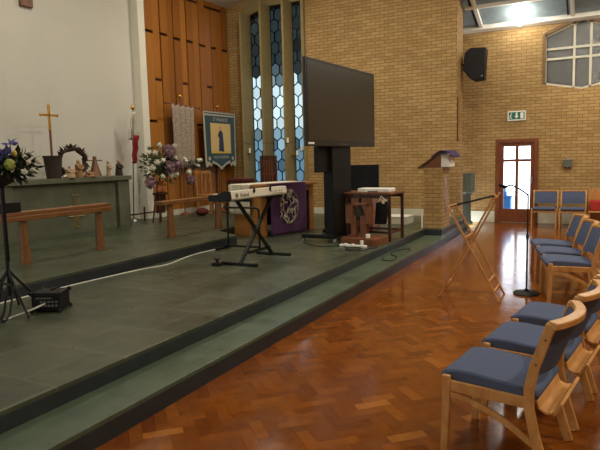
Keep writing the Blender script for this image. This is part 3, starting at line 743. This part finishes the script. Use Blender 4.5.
# chairs behind the nave altar
t = thing('carved_armchair', 'dark carved high-backed chair before the tall leaded window', 'chair', (-7.02, 11.85, Z3))
b = B(); b.box(-.19, .19, .15, .19, .4, 1.36); b.done('backrest', 'dkwood', t, bevel=.006)
b = B()
for x in (-.1, -.03, .04, .11): b.tube([(x, .14, .62), (x, .14, 1.26)], .014, 8)
b.box(-.17, .17, .135, .15, .9, .95); b.done('carved_spindle', 'midwood', t)
b = B(); b.box(-.22, .22, -.25, .17, .4, .46); b.done('seat', 'dkwood', t, bevel=.006)
for x in (-.21, .21):
    for y in (-.23, .17):
        b = B(); b.tube([(x, y, 0), (x, y, 1.36 if y > 0 else .66)], .022, 8); b.done('leg', 'dkwood', t)
    b = B(); b.box(x-.025, x+.025, -.25, .19, .65, .69); b.done('armrest', 'dkwood', t, bevel=.006)
t = thing('wooden_bench', 'dark wooden bench with a red padded top left of the carved chair', 'bench', (-7.6, 11.7, Z3))
b = B(); b.box(-.3, .27, -.2, .2, .70, .76); b.done('bench_top', 'dkwood', t)
b = B(); b.box(-.29, .26, -.19, .19, .76, .84); b.done('pad', 'redd', t, bevel=.02)
for x in (-.27, .24): b = B(); b.box(x-.03, x+.03, -.18, .18, 0, .70); b.done('leg', 'dkwood', t)
t = thing('side_chair', 'brown wooden chair half hidden between altar table and screen column', 'chair', (-5.05, 11.5, Z2), math.radians(10))
b = B(); b.prism([(-.2, .95), (-.02, .95), (.2, .62), (.2, .42), (-.2, .42)], 'y', .14, .18); b.done('backrest', 'midwood', t, bevel=.006)
b = B(); b.box(-.21, .21, -.24, .18, .36, .43); b.done('seat', 'redd', t, bevel=.008)
for x in (-.19, .19):
    for y in (-.22, .16): b = B(); b.box(x-.02, x+.02, y-.02, y+.02, 0, .36); b.done('leg', 'dkwood', t)

# ------------------------------------------------------------------ keyboards and their stands
t = thing('keyboard', 'white electronic keyboard on the crossed black stand', 'keyboard', (-4.21, 6.72, Z2+.895))
b = B(); b.prism([(-.17, .0), (.15, .0), (.165, .02), (.15, .115), (.05, .115), (-.02, .075), (-.17, .06)], 'y', -.72, .72); b.done('keyboard_body', 'ivory', t, bevel=.006)
b = B(); b.box(-.165, -.03, -.66, .66, .06, .075); b.done('white_key', 'paper', t, smooth=False)
b = B()
for i in range(36):
    if i % 7 in (2, 6): continue
    b.box(-.11, -.03, -.64+i*.0357, -.625+i*.0357, .075, .085)
kk = b.done('black_key', 'black', t, smooth=False); kk['kind'] = 'stuff'
b = B(); b.prism([(-.175, -.01), (.15, -.01), (.168, .02), (.153, .12), (.05, .12), (-.02, .08), (-.175, .065)], 'y', -.745, -.721); b.done('end_cheek', 'black', t, bevel=.006)
text('maker_lettering', 'Roland', .075, 'grey', t, (.166, -.42, .058), (PI/2, 0, PI/2))
b = B(); b.tube([(.155, -.6, .058), (.167, -.6, .058)], .03, 16); b.done('emblem', 'grey', t)
b = B()
for y in (.28, .36, .42, .5, .56): b.tube([(.155, y, .06), (.168, y, .06)], .008, 8)
b.box(.155, .166, .3, .6, .03, .036); b.done('socket', 'grey', t)
b = B(); b.box(.158, .172, -.2, -.17, .07, .13); b.box(.158, .172, .22, .25, .07, .13); b.done('music_rest_clip', 'black', t)
t = thing('keyboard_stand', 'black crossed-leg stand under the white keyboard', 'keyboard stand', (-4.24, 6.86, Z2))
b = B()
for xo in (-.012, .012):
    s = 1 if xo > 0 else -1
    b.beam((xo*2, -s*.46, .03), (xo*2, s*.42, .86), .03, .045, (1, 0, 0))
b.done('cross_leg', 'blackm', t)
for s in (-1, 1):
    b = B(); b.beam((-.28, s*.46, .02), (.29, s*.46, .02), .045, .04); b.done('foot_bar', 'blackm', t, bevel=.006)
    b = B(); b.beam((-.2, s*.42, .872), (.2, s*.42, .872), .045, .04); b.done('support_bar', 'blackm', t, bevel=.006)
b = B(); b.tube([(-.05, 0, .445), (.06, 0, .445)], .03, 12); b.done('locking_knob', 'blackm', t)
t = thing('sustain_pedal', 'small black foot pedal beside the crossed keyboard stand', 'pedal', (-4.52, 6.3, Z2))
b = B(); b.box(-.06, .06, -.05, .05, 0, .04); b.done('pedal_base', 'black', t, bevel=.006)
b = B(); b.lathe([(.02, .04), (.02, .075), (.04, .08), (.042, .1), (.02, .11)], seg=14); b.done('pedal_knob', 'bronze', t)

t = thing('tubular_stand', 'black tubular rectangular frame standing behind the crossed keyboard stand', 'stand', (-5.0, 7.72, Z2))
b = B(); b.tube([(-.3, 0, .02), (-.3, 0, .66)], .016); b.tube([(.35, -.1, .02), (.35, -.1, .60), (.34, -.1, .64), (.30, -.1, .66), (-.3, -.1, .66)], .016); b.done('upright', 'blackm', t)
b = B(); b.beam((-.3, -.34, .02), (-.3, .2, .02), .04, .035); b.done('foot', 'blackm', t)
b = B(); b.beam((.35, -.42, .02), (.35, .2, .02), .04, .035); b.done('foot', 'blackm', t)
b = B(); b.beam((-.3, -.1, .05), (.35, -.1, .05), .04, .03); b.done('crossbar', 'blackm', t)

# ------------------------------------------------------------------ chancel: altar and what stands on it
t = thing('high_altar', 'long grey-green slate altar against the white wall', 'altar', (-8.4, 7.4, Z3))
b = B(); b.box(-.76, .05, -1.55, 1.45, .93, 1.015); b.done('altar_slab', 'altar', t, bevel=.006, smooth=False)
b = B(); b.box(-.72, -.06, -1.35, 1.1, 0, .93); b.done('altar_front', 'altar', t, bevel=.004, smooth=False)
for y0 in (1.12, -1.5):
    b = B(); b.box(-.74, -.0, y0, y0+.3, 0, .93); b.done('altar_pier', 'altar', t, bevel=.006, smooth=False)
b = B(); X = -.055; e = .011                                 # gold inlaid cross with a crook
def out(pts): b.tube([(X, p[0], p[1]) for p in pts], .012, 6)
y0 = .10
out([(y0-.04, .13), (y0-.03, .32), (y0-.18, .32), (y0-.19, .46), (y0-.13, .52), (y0-.05, .48), (y0-.05, .62), (y0-.08, .70), (y0+.08, .70), (y0+.05, .62), (y0+.05, .48), (y0+.13, .52), (y0+.19, .46), (y0+.18, .32), (y0+.03, .32), (y0+.04, .13), (y0-.04, .13)])
out([(y0, .2), (y0, .6)]); out([(y0-.12, .42), (y0+.12, .42)])
b.done('inlaid_cross', 'gold', t)

ZA = Z3+1.016
t = thing('altar_cross', 'tall cross with brass head and brown shaft standing on the slate altar', 'cross', (-8.72, 7.27, ZA))
b = B(); b.lathe([(.08, 0), (.07, .03), (.02, .06)], seg=16); b.tube([(0, .0, .05), (0, .0, .86)], .022, 10); b.done('shaft', 'shaft', t)
b = B(); b.box(-.015, .015, -.019, .019, .84, 1.3); b.box(-.015, .015, -.18, .18, 1.10, 1.14)
for p in ((-.18, 1.12), (.18, 1.12), (0, 1.3)): b.ball((0, p[0], p[1]), .028, (.5, 1, 1), 2)
b.done('brass_head', 'brass', t, bevel=.004)
t = thing('woven_pot', 'dark woven pot on the slate altar in front of the brass cross', 'pot', (-8.50, 7.10, ZA))
b = B(); b.lathe([(.12, 0), (.155, .37), (.168, .37), (.168, .40), (.145, .40), (.135, .3)], seg=22); b.done('pot_body', 'pot', t)
t = thing('thorn_wreath', 'crown of thorns wreath standing upright on the slate altar', 'wreath', (-8.72, 7.72, ZA))
b = B(); random.seed(5)
for k in range(4):
    ph = random.uniform(0, 6); b.tube(arc(30, lambda u: (.03*math.sin(7*2*PI*u+ph), (.31+.03*math.sin(5*2*PI*u+ph))*math.cos(2*PI*u), .285+(.235+.025*math.cos(6*2*PI*u+ph))*math.sin(2*PI*u))), .026, 6)
b.done('twisted_vine', 'thorn', t)
b = B()
for k in range(110):
    a = random.uniform(-.9, 4.0); p = (random.uniform(-.03, .03), .28*math.cos(a), .285+.24*math.sin(a)); b.petal(p, (random.uniform(-.5, .8), math.cos(a)+random.uniform(-.6, .6), math.sin(a)+random.uniform(-.6, .6)), random.uniform(.06, .13), .045)
b.done('dry_leaf', 'thorn', t)
def figure(name, label, cat, loc, h, mat, hat=None, w=1):
    t = thing(name, label, cat, loc)
    b = B(); b.lathe([(.075*w, 0), (.08*w, .02), (.07*w, h*.3), (.06*w, h*.55), (.065*w, h*.68), (.03*w, h*.76)], seg=14); b.tube([(.03, -.055*w, h*.66), (.07, -.05*w, h*.5), (.07, 0, h*.45)], .018, 6); b.tube([(.03, .055*w, h*.66), (.07, .05*w, h*.5), (.07, 0, h*.45)], .018, 6); b.done('robe', mat, t)
    b = B(); b.ball((0, 0, h*.86), h*.105, (1, .9, 1.15), 2); b.done('head', hat or mat, t); return t
figure('nativity_figure', 'pale kneeling figure before the dark pot on the slate altar', 'figurine', (-8.40, 7.36, ZA), .22, 'clay', 'tan', 1.25)
figure('nativity_figure', 'upright orange-robed figure inside the thorn wreath', 'figurine', (-8.46, 7.62, ZA), .34, 'tan', 'clay', 1.0)
figure('nativity_figure', 'low brown figure at the right foot of the thorn wreath', 'figurine', (-8.42, 7.83, ZA), .13, 'tan', 'bronze', 1.3)
t = thing('white_rose_head', 'small white flower lying on the front edge of the slate altar', 'flower', (-8.385, 7.24, ZA))
b = B(); b.ball((0, 0, .035), .038, (1, 1, .7), 2, .12); b.done('petal', 'petw', t)
t = thing('wooden_angel', 'cone-shaped wooden angel with a crossbar on the slate altar', 'figurine', (-8.66, 8.2, ZA))
b = B(); b.lathe([(.12, 0), (.035, .31), (.028, .33)], seg=18); b.done('cone_body', 'angelw', t)
b = B(); b.box(-.02, .02, -.18, .18, .295, .318); b.done('crossbar', 'angelw', t, bevel=.004)
b = B(); b.tube([(0, 0, .32), (0, 0, .385)], .036, 14); b.done('head', 'angelw', t)
figure('statuette', 'slim pale praying statuette right of the wooden angel', 'figurine', (-8.62, 8.50, ZA), .31, 'clay', 'clay', .55)
figure('statuette', 'dark bronze statuette near the right end of the slate altar', 'figurine', (-8.58, 8.74, ZA), .32, 'bronze', 'tan', .95)

# wooden cross on the white wall
t = thing('wall_cross', 'wooden cross hung high on the white wall', 'cross', (-9.22, 7.34, 4.50))
b = B(); b.box(.0, .06, -.13, .13, 0, 1.18); b.done('upright', 'angelw', t, bevel=.008)
b = B(); b.box(.0, .06, -.5, .5, .72, .95); b.done('arm', 'angelw', t, bevel=.008)

# communion rails
def rail(label, loc, y0, y1, legs, shelf):
    t = thing('communion_rail', label, 'rail', loc, 0, 'communion rails')
    b = B(); b.box(-.09, .09, y0, y1, .555, .62); b.done('top_beam', 'oak', t, bevel=.008)
    for y in legs:
        b = B(); b.lathe([(.07, 0), (.068, .03), (.056, .3), (.046, .555)], (0, y, 0), 12); b.done('leg', 'oak', t)
    if shelf:
        b = B(); b.box(-.1, .08, y0+.7, y1-.02, .622, .67); b.done('book_ledge', 'oak', t, bevel=.006)
rail('long brown communion rail in front of the slate altar', (-6.5, 5.4, Z3), -1.7, .95, (-.5, .76), True)
rail('shorter brown communion rail right of the slate altar', (-6.35, 8.2, Z3), -.9, .95, (-.62, .74), False)

# flag, low heating rail
t = thing('flag', 'furled white and red flag on a pole with a gold tip beside the white wall', 'flag', (-9.05, 9.52, Z3))
b = B(); b.tube([(.05, 0, 0), (.2, 0, 2.4)], .013); b.lathe([(.12, 0), (.1, .05), (.03, .08)], (.05, 0, 0), 14); b.done('pole', 'metal', t)
b = B(); b.ball((.2, 0, 2.43), .04, (1, 1, 1.5)); b.beam((.2, -.07, 2.4), (.2, .07, 2.4), .015, .015); b.done('finial', 'brass', t)
def fl(u, v, z0, z1, w0, w1): 
    return (.2-.06*(1-v)*1.6+.03*math.sin(11*u), (u-.5)*(w0+(w1-w0)*v)+.02+.015*math.sin(15*v), z0+(z1-z0)*v)
b = B(); b.grid(lambda u, v: fl(u, v, 1.75, 2.34, .26, .08), 10, 10, .01); b.done('white_cloth', 'flagw', t)
b = B(); b.grid(lambda u, v: (fl(u, v, 1.25, 1.85, .14, .2)[0]+.02, fl(u, v, 1.25, 1.85, .14, .2)[1]+.02, fl(u, v, 1.25, 1.85, .14, .2)[2]), 10, 10, .01); b.done('red_cloth', 'flagr', t)
t = thing('heating_pipe_rail', 'thin dark rail along the skirting right of the slate altar', 'rail', (-8.86, 9.6, Z3))
b = B(); b.tube([(0, -.75, .16), (0, .75, .16)], .018); b.done('pipe', 'dkwood', t)
for y in (-.5, .12, .62): b = B(); b.tube([(0, y, 0), (0, y, .3 if y == .12 else .16)], .02); b.done('pipe_post', 'dkwood', t)

# processional banners on poles
def bpole(t, h, yo, w):
    b = B(); b.tube([(0, yo, 0), (0, yo, h)], .016); b.lathe([(.13, 0), (.12, .03), (.03, .06)], (0, yo, 0), 14); b.done('banner_pole', 'midwood', t)
    b = B(); b.ball((0, yo, h+.04), .045, (1, 1, 1), 2); b.beam((0, yo-.06, h+.04), (0, yo+.06, h+.04), .02, .03); b.done('pole_finial', 'brass', t)
t = thing('lace_banner', 'grey lace banner hanging from a crossbar before the timber wall', 'banner', (-8.8, 11.1, Z3))
bpole(t, 2.75, -.05, 1)
b = B(); b.tube([(.03, -.60, 2.60), (.03, .62, 2.56)], .018); b.ball((.03, -.61, 2.6), .03); b.ball((.03, .63, 2.56), .03); b.done('crossbar', 'midwood', t)
b = B(); b.grid(lambda u, v: (.045+.022*math.sin(u*26), (-.42+.80*u)*(1-.10*v), 2.59-.03*u-1.44*v), 40, 14, .006); b.done('lace_cloth', 'lace', t)
def bloom_cluster(parent, name, mat, c, n, r, spread, flat=.7):
    for k in range(n):
        p = [c[i]+random.uniform(-1, 1)*spread[i] for i in range(3)]
        b = B(); b.ball(p, r*random.uniform(.8, 1.15), (1, 1, flat), 2, .13); b.done(name, mat, parent)
t2 = thing('flower_spray', 'white flower spray pinned to the foot of the grey lace banner', 'flowers', (-8.66, 11.46, Z3+1.2))
random.seed(11)
bloom_cluster(t2, 'white_bloom', 'petw', (.02, .02, .0), 6, .06, (.03, .22, .10))
b = B()
for k in range(60): b.petal((random.uniform(-.02, .04), random.uniform(-.5, .25), random.uniform(-.1, .08)), (random.uniform(-.2, .6), random.uniform(-1, 1), random.uniform(-1, .6)), random.uniform(.07, .14), .04)
b.done('leaf_spray', 'leafd', t2)

t = thing('saint_banner', 'teal banner showing a saint in a blue robe with scalloped hem', 'banner', (-8.75, 12.5, Z3))
bpole(t, 2.6, -.04, 1)
b = B(); b.tube([(.02, -.74, 2.50), (.02, .78, 2.50)], .018); b.done('crossbar', 'midwood', t)
hem = [(-.62, 1.10), (-.50, 1.17), (-.42, 1.12), (-.38, 1.22), (-.18, 1.16), (.02, 1.04), (.22, 1.16), (.42, 1.22), (.46, 1.12), (.54, 1.17), (.66, 1.10)]
b = B(); b.prism([(-.70, 2.50), (.72, 2.50), (.70, 1.18)]+hem[::-1]+[(-.66, 1.18)], 'x', .03, .038); b.done('border_cloth', 'bannerb', t, smooth=False)
b = B(); b.prism([(-.64, 2.47), (.66, 2.47), (.64, 1.27), (.54, 1.25), (.46, 1.2), (.40, 1.28), (.22, 1.22), (.02, 1.12), (-.18, 1.22), (-.36, 1.28), (-.42, 1.2), (-.5, 1.25), (-.60, 1.27)], 'x', .036, .044); b.done('teal_field', 'bannert', t, smooth=False)
b = B(); b.prism([(-.64, 2.44), (.66, 2.44), (.66, 2.40), (-.64, 2.40)], 'x', .043, .047); b.done('braid', 'bannerb', t, smooth=False)
b = B(); b.box(.043, .048, -.42, .46, 1.46, 2.22); pic = b.done('picture_panel', 'bannerc', t, smooth=False)
b = B(); b.box(.047, .05, -.42, .46, 1.46, 1.52); b.done('picture_ground', 'yellow', pic, smooth=False)
b = B(); b.prism([(-.09, 1.52), (.14, 1.50), (.12, 1.80), (.10, 1.98), (.02, 2.06), (-.07, 2.0), (-.12, 1.9), (-.06, 1.85)], 'x', .047, .052); b.done('robed_figure', 'robe', pic, smooth=False)
b = B(); b.prism([(.0+.05*math.cos(a*PI/6), 2.09+.06*math.sin(a*PI/6)) for a in range(12)], 'x', .048, .053); b.done('figure_head', 'skin', pic, smooth=False)
b = B()
for y in (-.50, .53): b.prism([(y+.05*math.cos(a*PI/6), 1.33+.05*math.sin(a*PI/6)) for a in range(12)], 'x', .043, .049)
b.done('rosette', 'bannerb', t, smooth=False)
text('banner_lettering', 'ST FRANCIS', .125, 'bannerb', t, (.046, .02, 2.31), (PI/2, 0, PI/2))
text('banner_lettering', 'OUR PATRON', .105, 'bannerb', t, (.046, .02, 1.36), (PI/2, 0, PI/2))

# wooden chair against the timber wall, hassock
t = thing('wooden_chair', 'plain wooden chair with an open back below the teal banner', 'chair', (-8.5, 11.55, Z3))
for y in (-.28, .28):
    b = B(); b.beam((-.06, y, 0), (-.12, y, 1.02), .05, .05); b.done('leg', 'oakl', t, bevel=.004)
    b = B(); b.beam((.3, y, 0), (.3, y, .44), .045, .045); b.done('leg', 'oakl', t, bevel=.004)
b = B(); b.box(-.15, -.09, -.3, .3, .96, 1.03); b.done('top_rail', 'oakl', t, bevel=.006)
b = B(); b.box(-.11, -.09, -.09, -.04, .44, .98); b.box(-.11, -.09, .06, .11, .44, .98); b.done('slat', 'oakl', t)
b = B(); b.box(-.1, .33, -.3, .3, .42, .47); b.done('seat', 'oakl', t, bevel=.006)
tag(B().ball((-8.25, 10.98, Z3+.09), .16, (.8, 1.2, .56), 3).done('hassock', 'redd'), 'dark red hassock on the platform left of the plain wooden chair', 'kneeler')

# ------------------------------------------------------------------ flower arrangements
def arrangement(t, c, R, nleaf, seed, dark=False):
    random.seed(seed); b = B()
    for k in range(nleaf):
        d = Vector((random.gauss(0, 1), random.gauss(0, 1), random.gauss(.1, .8))).normalized(); r = random.uniform(.15, .95)
        p = Vector(c)+Vector((d.x*R[0], d.y*R[1], d.z*R[2]))*r
        b.petal(p, d+Vector((random.uniform(-.5, .5), random.uniform(-.5, .5), random.uniform(-.3, .5))), random.uniform(.06, .13), random.uniform(.025, .05))
    b.ball(c, 1, (R[0]*.45, R[1]*.45, R[2]*.45), 2, .2)
    o = b.done('foliage', 'leafd' if dark else 'leaf', t); o['kind'] = 'stuff'
t = thing('pedestal', 'dark splay-legged pedestal carrying the copper vase of flowers', 'pedestal', (-8.2, 9.5, Z3))
b = B(); b.lathe([(.15, .58), (.16, .6), (.16, .63)], seg=16); b.done('pedestal_top', 'dkwood', t)
b = B(); b.prism([(-.13, .2), (.12, .2), (.12, .58), (-.12, .58)], 'x', -.02, .02); b.done('pedestal_panel', 'dkwood', t)
for a in (0.3, 1.5+.9, 4.2, 5.3):
    b = B(); b.tube([(.1*math.cos(a), .1*math.sin(a), .58), (.17*math.cos(a), .2*math.sin(a), .0)], .016); b.done('leg', 'dkwood', t)
t = thing('flower_vase', 'copper vase of mauve hydrangeas and white roses on the dark pedestal', 'flowers', (-8.2, 9.5, Z3+.631))
b = B(); b.lathe([(.07, 0), (.09, .02), (.085, .12), (.075, .2), (.1, .24), (.09, .24), (.07, .2)], seg=20); b.done('vase', 'copper', t)
arrangement(t, (0, .05, .56), (.26, .52, .44), 760, 21)
random.seed(22)
def bloom(name, mat, c, r, parent, n=26):
    """a ruffled head: a small core wrapped in petals"""
    b = B(); b.ball(c, r*.72, (1, 1, .95), 2, .1)
    for k in range(n):
        d = Vector((random.gauss(0, 1), random.gauss(0, 1), random.gauss(.2, 1))).normalized(); b.petal(Vector(c)+d*r*.5, d, r*.62, r*.5)
    b.done(name, mat, parent)
for (y, z, r) in ((.10, .84, .15), (.08, .52, .13), (.36, .56, .13), (-.50, .22, .12), (.80, .22, .11)):
    bloom('hydrangea', 'petp', (.2, y, z), r, t, 60)
for (y, z) in ((-.30, .82), (-.42, .52), (-.1, .66), (.28, .72), (.34, .36), (-.12, .34), (.14, .34), (.56, .66), (.70, .40), (-.25, .62), (-.2, .98), (.24, .96)):
    bloom('white_rose', 'petw', (.22+random.uniform(-.04, .04), y, z), random.uniform(.05, .08), t)
t = thing('flower_pedestal', 'slim black metal flower pedestal at the left edge of the dais', 'pedestal', (-4.90, 3.50, Z2))
b = B(); b.tube([(0, 0, .18), (0, 0, 1.24)], .017); b.tube([(.012, .012, .5), (.012, .012, 1.24)], .008); b.lathe([(.03, 1.2), (.11, 1.24), (.12, 1.3), (.1, 1.3), (.09, 1.26)], seg=16); b.done('pole', 'blackm', t)
for k, a in enumerate((-.2, 1.1, 2.3, 3.6, 4.9)):
    b = B(); dx, dy = math.cos(a), math.sin(a)
    b.tube(arc(12, lambda u: (dx*.34*u, dy*.34*u, .42-.42*u**.9+.012)), .012); b.done('leg', 'blackm', t)
t = thing('wire_rack', 'black rack of bent wire hoops at the foot of the flower pedestal', 'rack', (-4.78, 3.28, Z2))
for k in range(4):
    b = B(); x = -.20+.085*k
    b.tube([(x-.10, .16, .30), (x-.03, .03, .04), (x, -.01, .012), (x+.03, -.02, .010), (x+.055, 0, .02), (x+.03, .06, .06), (x-.05, .18, .30)], .009); b.done('wire_hoop', 'blackm', t)
b = B(); b.tube([(-.31, .165, .30), (.0, .165, .30)], .01); b.done('wire_bar', 'blackm', t)
t = thing('iris_arrangement', 'flower arrangement with a blue iris and white blooms on the slim pedestal', 'flowers', (-4.90, 3.50, Z2+1.3))
arrangement(t, (0.0, .08, .09), (.2, .28, .13), 420, 31, True)
random.seed(33)
for (x, y, z, r) in ((.16, .18, .12, .032), (.14, .30, .13, .045), (.16, .22, .05, .03), (.18, .12, .03, .035), (.15, .15, .17, .028), (.12, .26, .19, .026), (.1, .05, .06, .03)):
    bloom('white_bloom', 'petw', (x+.07, y-.05, z), r, t, 12)
b = B()
for k in range(7):
    a = k*.9; b.petal((.06, .0, .19), (math.cos(a)*.7, math.sin(a)*.7, .7 if k % 2 else -.4), .10, .06)
b.tube([(.06, 0, .1), (.06, 0, .19)], .006); b.done('iris_bloom', 'irisb', t)
b = B()
for k in range(5): b.petal((.05, .09, .29), (random.uniform(-1, 1), random.uniform(-1, 1), random.uniform(0, 1)), .08, .045)
b.tube([(.05, .09, .1), (.05, .09, .29)], .005); b.done('iris_bloom', 'irisb', t)
b = B(); b.ball((.10, .09, .20), .022, (1, 1, 1.4), 2, .1); b.done('yellow_bloom', 'yellow', t)
b = B(); b.ball((.17, -.02, .10), .05, (1, 1, 1.1), 2, .1); b.done('lime_bloom', 'lime', t)

# ------------------------------------------------------------------ small amplifier on the dais
t = thing('amplifier', 'small black wedge amplifier on the dais floor near the flower pedestal', 'amplifier', (-4.66, 3.84, Z2), math.radians(26))
b = B(); b.box(-.18, .09, -.18, .06, .012, .19); b.done('cabinet', 'black', t, bevel=.012)
for x in (-.18, .09):
    for y in (-.18, .06):
        for z in (.02, .182):
            b = B(); b.ball((x, y, z), .024, (1, 1, 1), 1); b.done('corner_guard', 'black', t)
b = B(); b.box(-.15, .06, -.188, -.179, .04, .165); pl = b.done('control_panel', 'black', t, smooth=False)
b = B(); b.box(-.13, .02, -.192, -.186, .135, .146)
for i in range(5):
    for j in range(2): b.box(-.09+i*.036, -.068+i*.036, -.192, -.186, .06+j*.036, .078+j*.036)
b.done('control_knob', 'grey', pl, smooth=False)
b = B(); b.beam((-.03, -.06, .195), (-.03, .02, .195), .03, .02); b.done('carry_handle', 'blackm', t)
cable('short white lead plugged into the front of the small amplifier', [(-4.62, 3.66, Z2+.09), (-4.64, 3.52, Z2+.06), (-4.74, 3.40, Z2+.014), (-4.73, 3.30, Z2+.01)], .009, 'cable')

# dark low screen/box at far left behind the rail
t = thing('dark_box', 'dark box resting on the left end of the long communion rail', 'box', (-6.5, 4.72, Z3+.672))
b = B(); b.box(-.1, .08, -.32, .12, 0, .13); b.done('box_body', 'black', t, bevel=.01)

# candles on brackets between the fins
for (fx, dx, y, z, lb) in ((-8.34, .07, YS-.30, 1.86, 'white candle on a bracket beside the leftmost concrete fin'), (-7.09, .06, YS-.47, 2.08, 'white candle on a bracket high on the third concrete fin'),
                      (-7.09, .16, YS-.16, 1.76, 'white candle on a bracket low on the third concrete fin'), (-6.77, -.08, YS-.06, 1.88, 'white candle on a bracket at the right jamb of the leaded window')):
    t = thing('candle_sconce', lb, 'candle', (fx+dx, y, z), 0, 'candles by the leaded window')
    b = B(); b.tube([(0, 0, .02), (0, 0, .15)], .03, 12); b.done('candle', 'wax', t)
    b = B(); b.beam((-dx, 0, .01), (0, 0, .01), .03, .02); b.lathe([(.035, 0), (.04, .02)], seg=12); b.done('bracket', 'blackm', t)

# ------------------------------------------------------------------ light
W = bpy.data.worlds.new('World'); SC.world = W; W.use_nodes = True
bg = W.node_tree.nodes['Background']; bg.inputs[0].default_value = (.87, .95, 1, 1); bg.inputs[1].default_value = 5.0
def area(name, loc, size, watts, col=(1, .915, .755), rot=(0, 0, 0)):
    l = bpy.data.lights.new(name, 'AREA'); l.shape = 'DISK'; l.size = size; l.energy = watts; l.color = col
    o = bpy.data.objects.new(name, l); COL.objects.link(o); o.location = loc; o.rotation_euler = rot; return o
ADDED_LIGHTS = [(2.6, .6, 6.9, 60), (4.2, 3.4, 6.9, 200), (-.9, 6.9, 6.9, 170), (3.2, 8.0, 6.9, 130), (-3.6, 10.2, 6.4, 70), (.6, 12.6, 5.3, 120), (-6.4, 10.6, 6.3, 85), (-6.8, 6.5, 6.2, 60)]  # unseen overhead lights, added to brighten walls, floor and chairs
for i, (x, y, z, w) in enumerate(ADDED_LIGHTS): area('added_overhead_light', (x, y, z), .5, w)

# ------------------------------------------------------------------ camera
F, VPX, VPY, ROLL, H = 580., 600., 153., .025, 1.65
a = Vector((VPX-300, VPY-225, F)); c = Vector((VPX-500-300, VPY+500*ROLL-225, F))
n = a.cross(c).normalized()
if n.y > 0: n = -n
Yc = a.normalized(); Zc = n; Xc = Yc.cross(Zc)
R = Matrix((Xc, Yc, Zc))                       # camera (x right, y down, z forward) -> world
right = R @ Vector((1, 0, 0)); up = R @ Vector((0, -1, 0)); back = R @ Vector((0, 0, -1))
cam = bpy.data.cameras.new('Camera'); co = bpy.data.objects.new('Camera', cam); COL.objects.link(co)
m = Matrix((right, up, back)).transposed().to_4x4(); m.translation = Vector((0, 0, H)); co.matrix_world = m
cam.sensor_fit = 'HORIZONTAL'; cam.sensor_width = 36; cam.lens = 36*F/600; cam.clip_start = .05; cam.clip_end = 200
SC.camera = co
vs = SC.view_settings; vs.view_transform = 'Standard'; vs.look = 'None'; vs.exposure = .12; vs.gamma = 1; vs.use_curve_mapping = False
SC.cycles.use_denoising = True; SC.cycles.max_bounces = 8; SC.cycles.transparent_max_bounces = 12; SC.cycles.sample_clamp_indirect = 6
